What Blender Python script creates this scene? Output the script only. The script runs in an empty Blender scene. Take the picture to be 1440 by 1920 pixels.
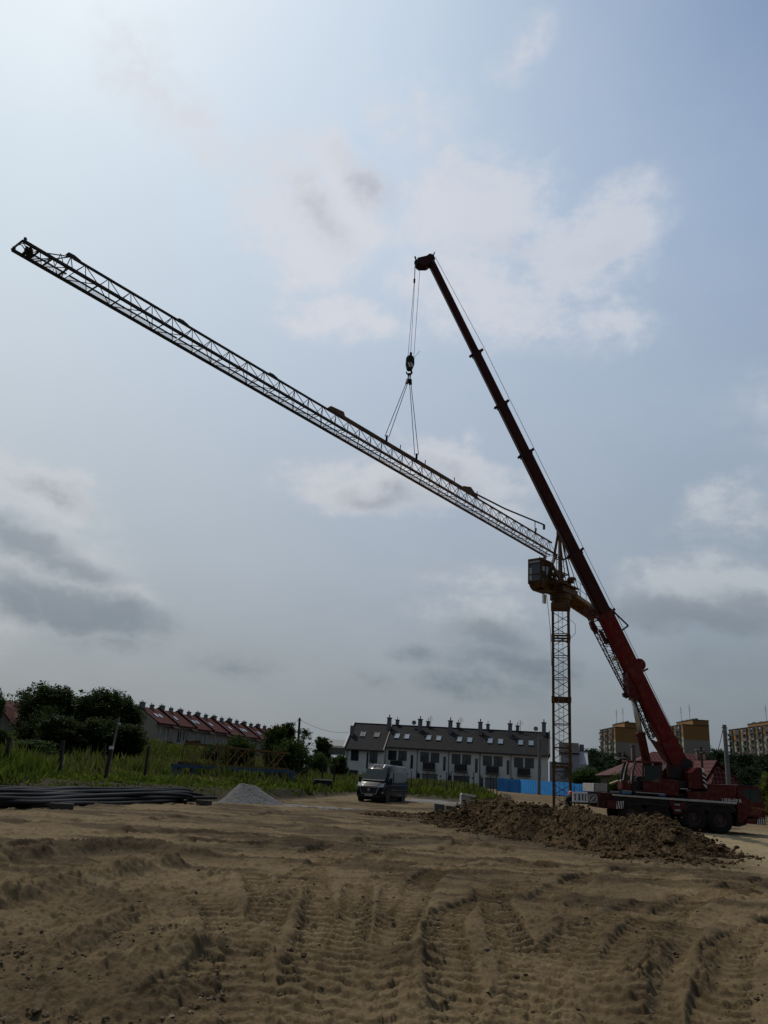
import bpy, math, random
import numpy as np
from mathutils import Vector, Matrix
random.seed(7); RNG = np.random.default_rng(11)
S = bpy.context.scene
COL = S.collection
PI = math.pi
# ---------------------------------------------------------------- camera
FPX, CAMH = 1498.0, 1.65
_p, _r = math.radians(18.4), math.radians(3.7)
_f = np.array([0, math.cos(_p), math.sin(_p)])
_u0 = np.array([0, -math.sin(_p), math.cos(_p)]); _r0 = np.array([1.0, 0, 0])
_R = math.cos(_r)*_r0 + math.sin(_r)*_u0
_U = math.cos(_r)*_u0 - math.sin(_r)*_r0
_C = np.array([0, 0, CAMH])
cd = bpy.data.cameras.new('camera'); cam = bpy.data.objects.new('camera', cd); COL.objects.link(cam)
cd.sensor_fit = 'VERTICAL'; cd.sensor_height = 36.0; cd.lens = FPX/1920*36; cd.clip_start = 0.05; cd.clip_end = 6000
m = Matrix(((_R[0], _U[0], -_f[0], 0), (_R[1], _U[1], -_f[1], 0), (_R[2], _U[2], -_f[2], CAMH), (0, 0, 0, 1)))
cam.matrix_world = m
S.camera = cam
def ray(px, py): return _f + (px-720)/FPX*_R + (960-py)/FPX*_U
def at_y(px, py, y): d = ray(px, py); return _C + d*(y/d[1])
def at_z(px, py, z): d = ray(px, py); return _C + d*((z-CAMH)/d[2])
def at_d(px, py, d): return _C + ray(px, py)*d
def proj(P): v = np.asarray(P, float)-_C; z = v@_f; return 720+FPX*(v@_R)/z, 960-FPX*(v@_U)/z
def hit(px, py, P0, u):
    """ray against the vertical plane through P0 along the horizontal unit vector u: (distance along u, z)"""
    d = ray(px, py); n = np.array([-u[1], u[0], 0.0])
    Q = _C + d*(((np.asarray(P0)-_C)@n)/(d@n)); return (Q-np.asarray(P0))[:2]@np.asarray(u)[:2], Q[2]
# ---------------------------------------------------------------- light and sky
SUN_AZ, SUN_EL = math.radians(-38), math.radians(57)
sdir = np.array([math.sin(SUN_AZ)*math.cos(SUN_EL), math.cos(SUN_AZ)*math.cos(SUN_EL), math.sin(SUN_EL)])
sl = bpy.data.lights.new('sun', 'SUN'); so = bpy.data.objects.new('sun', sl); COL.objects.link(so)
sl.energy = 2.0; sl.angle = math.radians(1.2); sl.color = (1.0, 0.93, 0.82)
so.rotation_euler = Vector(-sdir).to_track_quat('-Z', 'Y').to_euler()
S.view_settings.view_transform = 'Standard'; S.view_settings.look = 'None'
S.view_settings.exposure = 0.0; S.view_settings.gamma = 1.0
S.cycles.use_denoising = True
S.cycles.max_bounces = 6; S.cycles.transparent_max_bounces = 8
def lin(*c):
    return tuple(((x/255)/12.92 if x/255 <= .04045 else ((x/255+.055)/1.055)**2.4) for x in c)
W = bpy.data.worlds.new('World'); S.world = W; W.use_nodes = True
nt = W.node_tree; N = nt.nodes; L = nt.links; N.clear()
def node(t, **kw):
    n = N.new(t)
    for k, v in kw.items(): setattr(n, k, v)
    return n
def mth(op, a, b=None, clamp=False):
    n = node('ShaderNodeMath', operation=op, use_clamp=clamp)
    for i, v in enumerate((a, b)):
        if v is None: continue
        if isinstance(v, (int, float)): n.inputs[i].default_value = v
        else: L.new(v, n.inputs[i])
    return n.outputs[0]
def mapr(x, a, b, c=0.0, d=1.0, smooth=True):
    n = node('ShaderNodeMapRange', interpolation_type='SMOOTHSTEP' if smooth else 'LINEAR')
    L.new(x, n.inputs['Value'])
    for k, v in zip(('From Min', 'From Max', 'To Min', 'To Max'), (a, b, c, d)): n.inputs[k].default_value = v
    return n.outputs[0]
def mixc(f, a, b):
    n = node('ShaderNodeMix', data_type='RGBA'); L.new(f, n.inputs[0]) if not isinstance(f, float) else setattr(n.inputs[0], 'default_value', f)
    for i, v in ((6, a), (7, b)):
        if isinstance(v, tuple): n.inputs[i].default_value = v + (1,)
        else: L.new(v, n.inputs[i])
    return n.outputs[2]
def rampn(x, stops):
    n = node('ShaderNodeValToRGB'); e = n.color_ramp.elements
    while len(e) > 1: e.remove(e[0])
    e[0].position = stops[0][0]; e[0].color = stops[0][1] + (1,)
    for p_, c_ in stops[1:]:
        q = e.new(p_); q.color = c_ + (1,)
    L.new(x, n.inputs[0]); return n.outputs[0]
tc = node('ShaderNodeTexCoord'); sep = node('ShaderNodeSeparateXYZ'); L.new(tc.outputs['Generated'], sep.inputs[0])
dx, dy, dz = sep.outputs
az = mth('ARCTAN2', dx, dy); el = mth('ARCSINE', dz)
def azel(px, py):
    d = ray(px, py); d = d/np.linalg.norm(d); return math.atan2(d[0], d[1]), math.asin(d[2])
elf = mth('DIVIDE', el, math.radians(80), True)
D80 = 80.0
rl = rampn(elf, [(0/D80, lin(142, 149, 151)), (6/D80, lin(158, 165, 168)), (14/D80, lin(182, 191, 197)), (26/D80, lin(202, 214, 224)), (38/D80, lin(213, 228, 239)), (52/D80, lin(232, 243, 251)), (1.0, lin(250, 252, 255))])
rm = rampn(elf, [(0/D80, lin(134, 142, 146)), (6/D80, lin(149, 157, 163)), (14/D80, lin(166, 177, 190)), (26/D80, lin(180, 194, 211)), (38/D80, lin(194, 211, 230)), (52/D80, lin(196, 214, 233)), (1.0, lin(205, 220, 238))])
rr = rampn(elf, [(0/D80, lin(108, 118, 124)), (6/D80, lin(122, 134, 142)), (14/D80, lin(142, 156, 169)), (26/D80, lin(152, 170, 192)), (38/D80, lin(142, 165, 196)), (52/D80, lin(116, 142, 180)), (1.0, lin(108, 134, 175))])
rb = rampn(elf, [(0/D80, lin(80, 88, 94)), (20/D80, lin(92, 104, 118)), (1.0, lin(110, 130, 164))])
c1 = mixc(mapr(az, math.radians(-30), math.radians(0), smooth=False), rl, rm)
c2 = mixc(mapr(az, math.radians(0), math.radians(34), smooth=False), c1, rr)
base = mixc(mapr(dy, -0.35, 0.45), rb, c2)
sky = node('ShaderNodeTexSky', sky_type='NISHITA', sun_disc=False, sun_elevation=SUN_EL, sun_rotation=SUN_AZ, air_density=1.0, dust_density=4.0)
sks = node('ShaderNodeVectorMath', operation='SCALE'); L.new(sky.outputs[0], sks.inputs[0]); sks.inputs[3].default_value = 0.06
base = mixc(0.10, base, sks.outputs[0])
# clouds: soft patches of cloud at bearings in the sky, broken up by noise
comb = node('ShaderNodeCombineXYZ'); L.new(az, comb.inputs[0]); L.new(el, comb.inputs[1])
def noise(vec, scale, detail=6, rough=.55, sx=1.0, sy=1.0):
    mp = node('ShaderNodeMapping'); mp.inputs['Scale'].default_value = (sx, sy, 1); L.new(vec, mp.inputs[0])
    n = node('ShaderNodeTexNoise'); n.inputs['Scale'].default_value = scale; n.inputs['Detail'].default_value = detail; n.inputs['Roughness'].default_value = rough
    L.new(mp.outputs[0], n.inputs['Vector']); return n
wn = noise(comb.outputs[0], 9, 5, .6)
wv = node('ShaderNodeVectorMath', operation='SUBTRACT'); L.new(wn.outputs['Color'], wv.inputs[0]); wv.inputs[1].default_value = (.5, .5, .5)
wsc = node('ShaderNodeVectorMath', operation='SCALE'); L.new(wv.outputs[0], wsc.inputs[0]); wsc.inputs[3].default_value = .075
wadd = node('ShaderNodeVectorMath', operation='ADD'); L.new(comb.outputs[0], wadd.inputs[0]); L.new(wsc.outputs[0], wadd.inputs[1])
def blobs(lst, grow=1.0):
    tot = None
    for (px, py, sx, sy, rot, wgt) in lst:
        a_, e_ = azel(px, py)
        mp = node('ShaderNodeMapping', vector_type='TEXTURE'); L.new(wadd.outputs[0], mp.inputs[0])
        k = 1/FPX*1.05
        mp.inputs['Location'].default_value = (a_, e_, 0); mp.inputs['Rotation'].default_value = (0, 0, math.radians(-rot-3))
        ca = 1/max(.55, math.cos(e_))
        mp.inputs['Scale'].default_value = (sx*k*ca*grow, sy*k*grow, 1)
        g = node('ShaderNodeTexGradient', gradient_type='SPHERICAL'); L.new(mp.outputs[0], g.inputs[0])
        v = mth('MULTIPLY', g.outputs[1], wgt)
        tot = v if tot is None else mth('MAXIMUM', tot, v)
    return tot
bright = blobs([(285, 165, 150, 90, 25, .56), (390, 270, 150, 70, 35, .55), (560, 400, 150, 150, 10, .85), (650, 350, 130, 90, 25, .95), (590, 480, 130, 100, 0, .75),
    (900, 400, 190, 130, -10, .85), (820, 420, 130, 110, 0, .7), (1130, 430, 130, 90, -20, .95), (1060, 480, 150, 110, 0, .8), (930, 560, 280, 100, 8, .75), (650, 600, 180, 60, 0, .75), (1150, 600, 130, 50, 12, .6),
    (750, 200, 170, 100, 10, .48), (980, 85, 100, 60, -30, .45), (720, 905, 230, 60, -4, .85), (870, 885, 170, 55, 10, .9), (930, 925, 110, 50, 25, .6), (620, 920, 100, 50, 0, .7),
    (60, 905, 180, 60, 10, .85), (100, 935, 130, 50, 10, .6), (1310, 1105, 160, 50, -6, .95), (1400, 1095, 130, 60, 0, .9), (1340, 925, 100, 36, -25, .6), (1400, 975, 120, 40, -15, .55), (890, 1080, 170, 50, -4, .5), (910, 1160, 140, 48, 0, .5), (260, 1120, 120, 40, 0, .45), (870, 830, 50, 25, -30, .4),
    (100, 1050, 250, 130, 8, .5), (20, 900, 190, 80, 8, .7), (900, 1150, 190, 90, 4, .5), (1340, 1105, 220, 75, -4, .8), (1340, 960, 150, 60, -20, .5),
    (-500, 600, 400, 180, 0, .8), (-300, 1100, 300, 120, 0, .8), (1900, 700, 400, 160, 0, .8), (1800, 1150, 300, 100, 0, .9)], 1.15)
dark = blobs([(590, 400, 90, 50, 30, .45), (690, 345, 80, 45, 20, .55), (560, 350, 50, 35, 0, .4), (40, 1015, 170, 40, 14, .8), (110, 1050, 140, 34, 8, .75), (150, 1135, 190, 44, 6, .95), (20, 1120, 130, 40, 0, .8), (90, 918, 110, 26, 8, .5),
    (920, 1190, 105, 40, 4, .9), (960, 1245, 150, 40, 3, .85), (900, 1290, 150, 34, 0, .65), (1320, 1155, 200, 34, 0, 1.0), (1410, 1140, 120, 36, 0, .8), (720, 922, 120, 28, -6, .6), (850, 892, 90, 28, 10, .55), (440, 1250, 90, 26, 0, .5), (200, 1205, 120, 28, 0, .42), (785, 1228, 60, 28, 0, .6), (1330, 1260, 200, 44, 0, .3), (710, 1285, 80, 24, 0, .35),
    (960, 470, 120, 40, 10, .28), (1120, 470, 90, 34, 0, .28), (840, 1060, 90, 26, 0, .3), (250, 1180, 100, 24, 0, .35)], 1.32)
n1 = noise(comb.outputs[0], 7, 8, .6, 1, 1.5).outputs[0]
n2 = noise(comb.outputs[0], 16, 8, .62, 1, 1.8).outputs[0]
n4 = noise(comb.outputs[0], 38, 7, .62, 1, 1.5).outputs[0]
nz = mth('ADD', mth('ADD', mth('MULTIPLY', mth('SUBTRACT', n1, .5), .75), mth('MULTIPLY', mth('SUBTRACT', n2, .5), .75)), mth('MULTIPLY', mth('SUBTRACT', n4, .5), .60))
fb = mapr(mth('ADD', bright, mth('MULTIPLY', nz, mth('MULTIPLY', bright, 2.4, True))), .09, .64)
fd = mapr(mth('ADD', dark, mth('MULTIPLY', nz, mth('MULTIPLY', dark, 2.2, True))), .06, .78)
n3 = mapr(n1, .30, .75)
elm = mapr(el, math.radians(6), math.radians(30), smooth=False)
cbr = mixc(elm, lin(188, 193, 196), lin(216, 217, 223))
cbr = mixc(mapr(az, math.radians(-5), math.radians(45), smooth=False), cbr, mixc(elm, lin(164, 173, 180), lin(194, 202, 214)))
cdk = mixc(elm, lin(104, 117, 128), lin(166, 172, 185))
thin = mapr(n3, 0, 1, .0, .07, False)
col = mixc(thin, base, lin(205, 210, 218))
fbx = mth('MULTIPLY', fb, .76); fdx = mth('MULTIPLY', fd, .70)
front = mapr(dy, -.2, .3)
col = mixc(mth('MULTIPLY', fbx, front), col, cbr)
col = mixc(mth('MULTIPLY', fdx, front), col, cdk)
bg = node('ShaderNodeBackground'); L.new(col, bg.inputs[0]); bg.inputs[1].default_value = 1.0
wo = node('ShaderNodeOutputWorld'); L.new(bg.outputs[0], wo.inputs[0])
W.cycles.sampling_method = 'MANUAL'; W.cycles.sample_map_resolution = 512
# ---------------------------------------------------------------- materials
MATS = {}
def mat(name, col, rough=.6, metal=0.0, var=.25, vs=3.0, bump=0.0, bs=20.0, dark=None, spec=.5, dust=0.0, coat=0.0):
    """paint / stone / metal with blotchy variation of its own colour, optional bump and dust"""
    if name in MATS: return MATS[name]
    M = bpy.data.materials.new(name); M.use_nodes = True; t = M.node_tree; n = t.nodes; b = n['Principled BSDF']
    b.inputs['Roughness'].default_value = rough; b.inputs['Metallic'].default_value = metal; b.inputs['Specular IOR Level'].default_value = spec
    if coat: b.inputs['Coat Weight'].default_value = coat
    c = n.new('ShaderNodeTexCoord'); z = n.new('ShaderNodeTexNoise'); z.inputs['Scale'].default_value = vs; z.inputs['Detail'].default_value = 8; z.inputs['Roughness'].default_value = .65
    t.links.new(c.outputs['Object'], z.inputs['Vector'])
    r = n.new('ShaderNodeValToRGB'); t.links.new(z.outputs[0], r.inputs[0])
    d = dark or tuple(x*(1-var) for x in col)
    r.color_ramp.elements[0].position = .35; r.color_ramp.elements[0].color = tuple(d) + (1,)
    r.color_ramp.elements[1].position = .62; r.color_ramp.elements[1].color = tuple(col) + (1,)
    out = r.outputs[0]
    if dust:
        z2 = n.new('ShaderNodeTexNoise'); z2.inputs['Scale'].default_value = vs*3.1; z2.inputs['Detail'].default_value = 8; t.links.new(c.outputs['Object'], z2.inputs['Vector'])
        r2 = n.new('ShaderNodeMapRange'); r2.inputs[1].default_value = .45; r2.inputs[2].default_value = .75; r2.inputs[4].default_value = dust; t.links.new(z2.outputs[0], r2.inputs[0])
        mx = n.new('ShaderNodeMix'); mx.data_type = 'RGBA'; t.links.new(r2.outputs[0], mx.inputs[0]); t.links.new(out, mx.inputs[6]); mx.inputs[7].default_value = (.16, .12, .08, 1); out = mx.outputs[2]
    t.links.new(out, b.inputs['Base Color'])
    if bump:
        z3 = n.new('ShaderNodeTexNoise'); z3.inputs['Scale'].default_value = bs; z3.inputs['Detail'].default_value = 8; t.links.new(c.outputs['Object'], z3.inputs['Vector'])
        bp = n.new('ShaderNodeBump'); bp.inputs['Strength'].default_value = bump; bp.inputs['Distance'].default_value = .05; t.links.new(z3.outputs[0], bp.inputs['Height']); t.links.new(bp.outputs[0], b.inputs['Normal'])
    MATS[name] = M; return M
def glass(name, col=(.03, .04, .045), rough=.05):
    return mat(name, col, rough, 0, .3, 1.5, spec=.9)
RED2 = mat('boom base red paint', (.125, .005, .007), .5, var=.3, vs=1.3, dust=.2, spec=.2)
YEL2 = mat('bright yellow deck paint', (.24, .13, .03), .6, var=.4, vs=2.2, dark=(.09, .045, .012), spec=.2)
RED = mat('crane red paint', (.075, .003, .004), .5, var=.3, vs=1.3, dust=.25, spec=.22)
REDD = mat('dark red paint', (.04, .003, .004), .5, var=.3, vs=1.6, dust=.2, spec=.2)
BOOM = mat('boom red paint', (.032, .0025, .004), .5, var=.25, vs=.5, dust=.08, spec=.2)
BLACK = mat('black steel', (.012, .012, .013), .6, var=.3, dust=.06, spec=.3)
RUBBER = mat('tyre rubber', (.012, .012, .013), .9, var=.3, vs=6, dust=.25, spec=.2)
YEL = mat('yellow crane paint', (.115, .058, .017), .6, var=.45, vs=2.2, dark=(.038, .02, .009), dust=.2, spec=.2)
JIBP = mat('jib silhouette paint', (.03, .026, .02), .65, var=.4, vs=1.5, spec=.3)  # near-black: the backlit silhouette of the jib is put into the colour
JIBT = mat('ochre jib paint', (.12, .062, .022), .6, var=.4, vs=1.8, dark=(.05, .028, .013), spec=.2)
GREYS = mat('grey steel', (.32, .33, .33), .5, .2, var=.3, dust=.3)
WHITEP = mat('white paint', (.68, .68, .66), .5, var=.12, dust=.2)
ORANGE = mat('orange paint', (.6, .12, .02), .5, var=.2)
CONC = mat('concrete', (.34, .33, .31), .9, var=.3, vs=2, bump=.3)
WIRE = mat('black cable', (.015, .015, .016), .6)
GLASS = glass('window glass')
CABGL = mat('cab glass', (.012, .022, .022), .08, spec=.45)
CHROME = mat('silver trim', (.34, .35, .36), .25, .9, var=.1)
# ---------------------------------------------------------------- mesh helpers
class MB:
    def __init__(s): s.v = []; s.f = []
    def add(s, vs, fs):
        o = len(s.v); s.v += [tuple(float(q) for q in x) for x in vs]; s.f += [tuple(i+o for i in f) for f in fs]; return s
    def box(s, c, sz, rz=0.0):
        x, y, z = (q/2 for q in sz); ca, sa = math.cos(rz), math.sin(rz)
        vs = [(c[0]+ca*a-sa*b, c[1]+sa*a+ca*b, c[2]+d) for a in (-x, x) for b in (-y, y) for d in (-z, z)]
        return s.add(vs, [(0, 1, 3, 2), (4, 6, 7, 5), (0, 4, 5, 1), (2, 3, 7, 6), (0, 2, 6, 4), (1, 5, 7, 3)])
    def beam(s, p, q, w, h=None, up=(0, 0, 1), w2=None, h2=None):
        """rectangular bar from p to q, w across, h along 'up'"""
        h = w if h is None else h; w2 = w if w2 is None else w2; h2 = h if h2 is None else h2
        p = Vector(p); q = Vector(q); d = (q-p).normalized(); u = Vector(up)
        if abs(d.dot(u)) > .98: u = Vector((1, 0, 0)) if abs(d.x) < .9 else Vector((0, 1, 0))
        a = d.cross(u).normalized(); b = a.cross(d).normalized()
        vs = [P + a*(i*W_/2) + b*(j*H_/2) for P, W_, H_ in ((p, w, h), (q, w2, h2)) for i, j in ((-1, -1), (1, -1), (1, 1), (-1, 1))]
        return s.add(vs, [(3, 2, 1, 0), (4, 5, 6, 7), (0, 1, 5, 4), (1, 2, 6, 5), (2, 3, 7, 6), (3, 0, 4, 7)])
    def tube(s, pts, r, n=6, caps=True):
        pts = [Vector(p) for p in pts]; k = len(pts); rs = r if isinstance(r, (list, tuple)) else [r]*k
        vs = []; fs = []; ref = None
        for i, p in enumerate(pts):
            d = (pts[min(i+1, k-1)]-pts[max(i-1, 0)]).normalized()
            if ref is None or abs(ref.dot(d)) > .95: ref = Vector((0, 0, 1)) if abs(d.z) < .9 else Vector((1, 0, 0))
            a = d.cross(ref).normalized(); b = a.cross(d).normalized(); ref = b
            for j in range(n): t = 2*PI*j/n; vs.append(p + (a*math.cos(t)+b*math.sin(t))*rs[i])
        for i in range(k-1):
            for j in range(n): fs.append((i*n+j, i*n+(j+1) % n, (i+1)*n+(j+1) % n, (i+1)*n+j))
        if caps: fs += [tuple(range(n))[::-1], tuple((k-1)*n+j for j in range(n))]
        return s.add(vs, fs)
    def prism(s, poly, ext):
        """closed planar polygon (3-D points) pushed along ext"""
        P = [Vector(p) for p in poly]; e = Vector(ext); n = len(P)
        nrm = Vector((0, 0, 0))
        for i in range(n): nrm += P[i].cross(P[(i+1) % n])
        if nrm.dot(e) > 0: P = P[::-1]
        fs = [tuple(range(n)), tuple(range(2*n-1, n-1, -1))] + [(i, i+n, (i+1) % n+n, (i+1) % n) for i in range(n)]
        return s.add(P + [p+e for p in P], [f for f in fs])
    def lathe(s, c, prof, axis='y', n=24):
        """profile [(radius, offset)] turned about an axis through c"""
        vs = []; fs = []; k = len(prof)
        for j in range(n):
            t = 2*PI*j/n
            for (r, o) in prof:
                a, b = r*math.cos(t), r*math.sin(t)
                vs.append({'y': (c[0]+a, c[1]+o, c[2]+b), 'x': (c[0]+o, c[1]+a, c[2]+b), 'z': (c[0]+a, c[1]+b, c[2]+o)}[axis])
        for j in range(n):
            for i in range(k-1): fs.append((j*k+i, ((j+1) % n)*k+i, ((j+1) % n)*k+i+1, j*k+i+1))
        return s.add(vs, fs)
    def quad(s, a, b, c, d): return s.add([a, b, c, d], [(0, 1, 2, 3)])
    def build(s, name, m_, parent=None, smooth=False, bevel=0.0, **props):
        off = Vector(parent['_o']) if parent is not None and '_o' in parent else Vector((0, 0, 0))
        me = bpy.data.meshes.new(name); me.from_pydata([tuple(Vector(v)-off) for v in s.v], [], s.f); me.update()
        return link(name, me, m_, parent, smooth, bevel, **props)
def link(name, me, m_, parent=None, smooth=False, bevel=0.0, **props):
    o = bpy.data.objects.new(name, me); COL.objects.link(o)
    for q in (m_ if isinstance(m_, (list, tuple)) else [m_]): me.materials.append(q)
    if smooth: me.shade_smooth() if hasattr(me, 'shade_smooth') else [setattr(q, 'use_smooth', True) for q in me.polygons]
    if parent is not None:
        o.parent = parent
        if '_o' in parent: o['_o'] = parent['_o']
    if bevel:
        b = o.modifiers.new('bevel', 'BEVEL'); b.width = bevel; b.segments = 2; b.limit_method = 'ANGLE'; b.angle_limit = math.radians(40)
    for k, v in props.items(): o[k] = v
    return o
def thing(name, label, cat, at=(0, 0, 0), group=None):
    """an Empty at the thing's base that parents its parts; part meshes are given in world coordinates"""
    o = bpy.data.objects.new(name, None); COL.objects.link(o); o.location = at; o.empty_display_size = .2
    o['_o'] = [float(q) for q in at]; tag(o, label, cat, group); return o
def tag(o, label, cat, group=None):
    o['label'] = label; o['category'] = cat
    if group: o['group'] = group
    return o
def fast_mesh(name, V, Q, m_, smooth=True, cols=None):
    """big mesh from numpy: V (n,3), Q (k,3 or 4)"""
    me = bpy.data.meshes.new(name); n, k = Q.shape
    me.vertices.add(len(V)); me.vertices.foreach_set('co', np.ascontiguousarray(V, dtype=np.float32).ravel())
    me.loops.add(n*k); me.loops.foreach_set('vertex_index', np.ascontiguousarray(Q, dtype=np.int32).ravel())
    me.polygons.add(n); me.polygons.foreach_set('loop_start', np.arange(0, n*k, k, dtype=np.int32))
    try: me.polygons.foreach_set('loop_total', np.full(n, k, dtype=np.int32))
    except Exception: pass
    me.polygons.foreach_set('use_smooth', np.full(n, smooth, dtype=bool))
    me.update(calc_edges=True)
    if cols is not None:
        a = me.color_attributes.new('mask', 'FLOAT_COLOR', 'POINT'); a.data.foreach_set('color', np.ascontiguousarray(cols, dtype=np.float32).ravel())
    o = bpy.data.objects.new(name, me); COL.objects.link(o); me.materials.append(m_); return o
def copy_tree(o, parent=None):
    c = o.copy(); COL.objects.link(c)
    if parent is not None: c.parent = parent
    for ch in [q for q in o.children]: copy_tree(ch, c)
    return c
# numpy noise
def _h(ix, iy, s):
    n = (ix.astype(np.int64)*374761393 + iy.astype(np.int64)*668265263 + s*982451653) & 0xffffffff
    n = ((n ^ (n >> 13))*1274126177) & 0xffffffff
    return ((n ^ (n >> 16)) & 0xffff)/65535.0
def vnoise(x, y, s=0):
    x0 = np.floor(x); y0 = np.floor(y); fx = x-x0; fy = y-y0; fx = fx*fx*(3-2*fx); fy = fy*fy*(3-2*fy)
    a = _h(x0, y0, s); b = _h(x0+1, y0, s); c = _h(x0, y0+1, s); d = _h(x0+1, y0+1, s)
    return (a*(1-fx)+b*fx)*(1-fy)+(c*(1-fx)+d*fx)*fy - .5
def fbm(x, y, oct=4, s=0, gain=.5):
    t = 0; a = 1.0
    for i in range(oct): t = t + a*vnoise(x*2**i+i*17.3, y*2**i-i*9.1, s+i); a *= gain
    return t
def cell(x, y, s=0):
    """distance to the nearest jittered cell point and that cell's random number"""
    x0 = np.floor(x); y0 = np.floor(y); best = np.full(x.shape, 9.0); rid = np.zeros(x.shape)
    for i in (-1, 0, 1):
        for j in (-1, 0, 1):
            cx = x0+i; cy = y0+j; px = cx+_h(cx, cy, s); py = cy+_h(cx, cy, s+5)
            d = (x-px)**2+(y-py)**2; q = d < best; best = np.where(q, d, best); rid = np.where(q, _h(cx, cy, s+9), rid)
    return np.sqrt(best), rid
def sstep(a, b, x): t = np.clip((x-a)/(b-a), 0, 1); return t*t*(3-2*t)
# ---------------------------------------------------------------- terrain
FOOT = [(680, 1524), (770, 1533), (850, 1549), (910, 1560), (1000, 1577), (1150, 1602), (1300, 1614), (1395, 1603)]
EX = [-60, -30, -22, -14, -7.5, -4, 0, 3, 5.5, 8, 12, 20]
EY = [36, 36, 37, 40, 46, 59, 70, 69, 67, 66, 72, 120]
def edge(x): return np.interp(x, EX, EY)
def base_h(x, y):
    x = np.asarray(x, float); y = np.asarray(y, float)
    e = edge(x); bank = .6*sstep(e-.6, e+2.5, y) + 3.2*sstep(52, 118, y)*sstep(-3, -26, x)
    gen = 1.15*sstep(52, 92, y)
    return np.maximum(bank, gen) + .35*sstep(150, 400, np.hypot(x, y))*0
def gz(x, y): return float(base_h(x, y))
def G(px, py, it=12):
    """where the line of sight through a pixel meets the ground"""
    z = 0.0
    for _ in range(it):
        P = at_z(px, py, min(z, CAMH-.25)); z = .5*z + .5*gz(P[0], P[1])
    return P
TRACKS = [  # (pixels along a tyre track on the ground, width, depth, tread strength, side)
    ([(868, 2000), (862, 1900), (845, 1820), (832, 1735), (850, 1712), (900, 1695), (960, 1675), (975, 1658)], .50, .07, .035, 1),
    ([(1030, 2000), (1020, 1920), (1000, 1850), (960, 1770), (940, 1720), (925, 1690), (910, 1660)], .50, .05, .035, -1),
    ([(520, 2000), (540, 1920), (575, 1825), (598, 1715), (592, 1660), (588, 1622)], .46, .06, .032, 1),
    ([(560, 2000), (590, 1920), (620, 1850), (648, 1780), (668, 1695), (676, 1650)], .46, .05, .035, -1),
    ([(400, 1880), (440, 1815), (500, 1718), (490, 1660), (470, 1632)], .5, .06, .028, 1),
    ([(1215, 2000), (1222, 1920), (1215, 1860), (1248, 1785), (1290, 1740), (1340, 1700)], .5, .07, .02, 1),
    ([(1345, 1990), (1355, 1880), (1382, 1780), (1440, 1740), (1520, 1715)], .5, .06, .028, -1),
    ([(800, 1600), (850, 1592), (870, 1580), (850, 1565), (800, 1555)], .6, .06, .03, 1),
    ([(880, 1605), (1000, 1622), (1200, 1650), (1440, 1660)], .5, .05, .02, 1),
    ([(100, 1560), (420, 1566), (700, 1590), (1000, 1600)], .5, .05, .015, 1),
    ([(-60, 1600), (200, 1580), (420, 1580), (620, 1605), (900, 1640)], .5, .04, .015, -1),
    ([(380, 1545), (620, 1560), (800, 1572), (1000, 1590)], .5, .05, .012, 1),
    ([(500, 1532), (700, 1545), (860, 1565)], .5, .05, .01, 1),
    ([(0, 1545), (250, 1538), (480, 1528), (640, 1515)], .5, .05, .01, 1),
    ([(740, 2000), (730, 1900), (738, 1800), (735, 1700), (745, 1640)], .4, .025, .02, 1),
    ([(1110, 1990), (1105, 1860), (1085, 1760), (1090, 1690)], .45, .025, .02, -1),
]
TRACKS += [([(300, 1930), (360, 1850), (470, 1760), (520, 1690), (560, 1640), (640, 1612), (760, 1600)], .5, .05, .03, 1),
    ([(700, 1990), (690, 1880), (715, 1790), (770, 1700), (800, 1650), (860, 1620)], .5, .04, .026, -1),
    ([(1010, 1700), (1060, 1660), (1160, 1635), (1300, 1625)], .5, .05, .022, 1), ([(960, 1990), (975, 1880), (1040, 1790), (1150, 1720), (1300, 1685), (1460, 1670)], .52, .04, .026, 1),
    ([(560, 1600), (700, 1575), (860, 1580), (980, 1600), (1060, 1625)], .5, .05, .02, -1), ([(1130, 1990), (1165, 1880), (1180, 1790), (1240, 1720), (1360, 1670), (1470, 1650)], .5, .045, .028, -1),
    ([(480, 1990), (470, 1880), (440, 1780), (400, 1700), (330, 1660)], .48, .04, .022, 1)]
RIDGES = [  # banks of earth pushed up beside deep ruts: (pixels, height, half width)
    ([(-120, 1632), (60, 1612), (200, 1594), (320, 1600), (400, 1612)], .20, .42), ([(-120, 1712), (40, 1690), (180, 1652), (300, 1630), (345, 1622)], .26, .45),
    ([(-60, 1600), (90, 1588), (180, 1582)], .12, .3),
    ([(340, 1650), (400, 1645), (420, 1662)], .12, .3), ([(60, 1812), (160, 1772), (240, 1728), (300, 1705)], .10, .22), ([(170, 1830), (270, 1815), (370, 1790), (420, 1765)], .16, .3),
    ([(230, 1930), (300, 1880), (400, 1830)], .14, .3), ([(0, 1880), (80, 1890), (180, 1910)], .14, .35), ([(250, 1725), (300, 1712)], .1, .2),
    ([(500, 1690), (530, 1680), (555, 1668)], .12, .25), ([(740, 1830), (800, 1790), (830, 1770)], .10, .25), ([(740, 1900), (800, 1870), (830, 1830)], .10, .25),
    ([(1195, 1930), (1200, 1860), (1240, 1780), (1270, 1760)], .14, .26), ([(1310, 1880), (1330, 1800), (1380, 1755)], .08, .2),
    ([(890, 1628), (915, 1622), (940, 1630)], .14, .3), ([(700, 1565), (740, 1568), (790, 1575)], .1, .35), ([(1000, 1728), (1060, 1735), (1150, 1742)], .06, .2),
    ([(560, 1555), (620, 1555)], .2, .35), ([(700, 1610), (760, 1600)], .12, .3),
]
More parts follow.
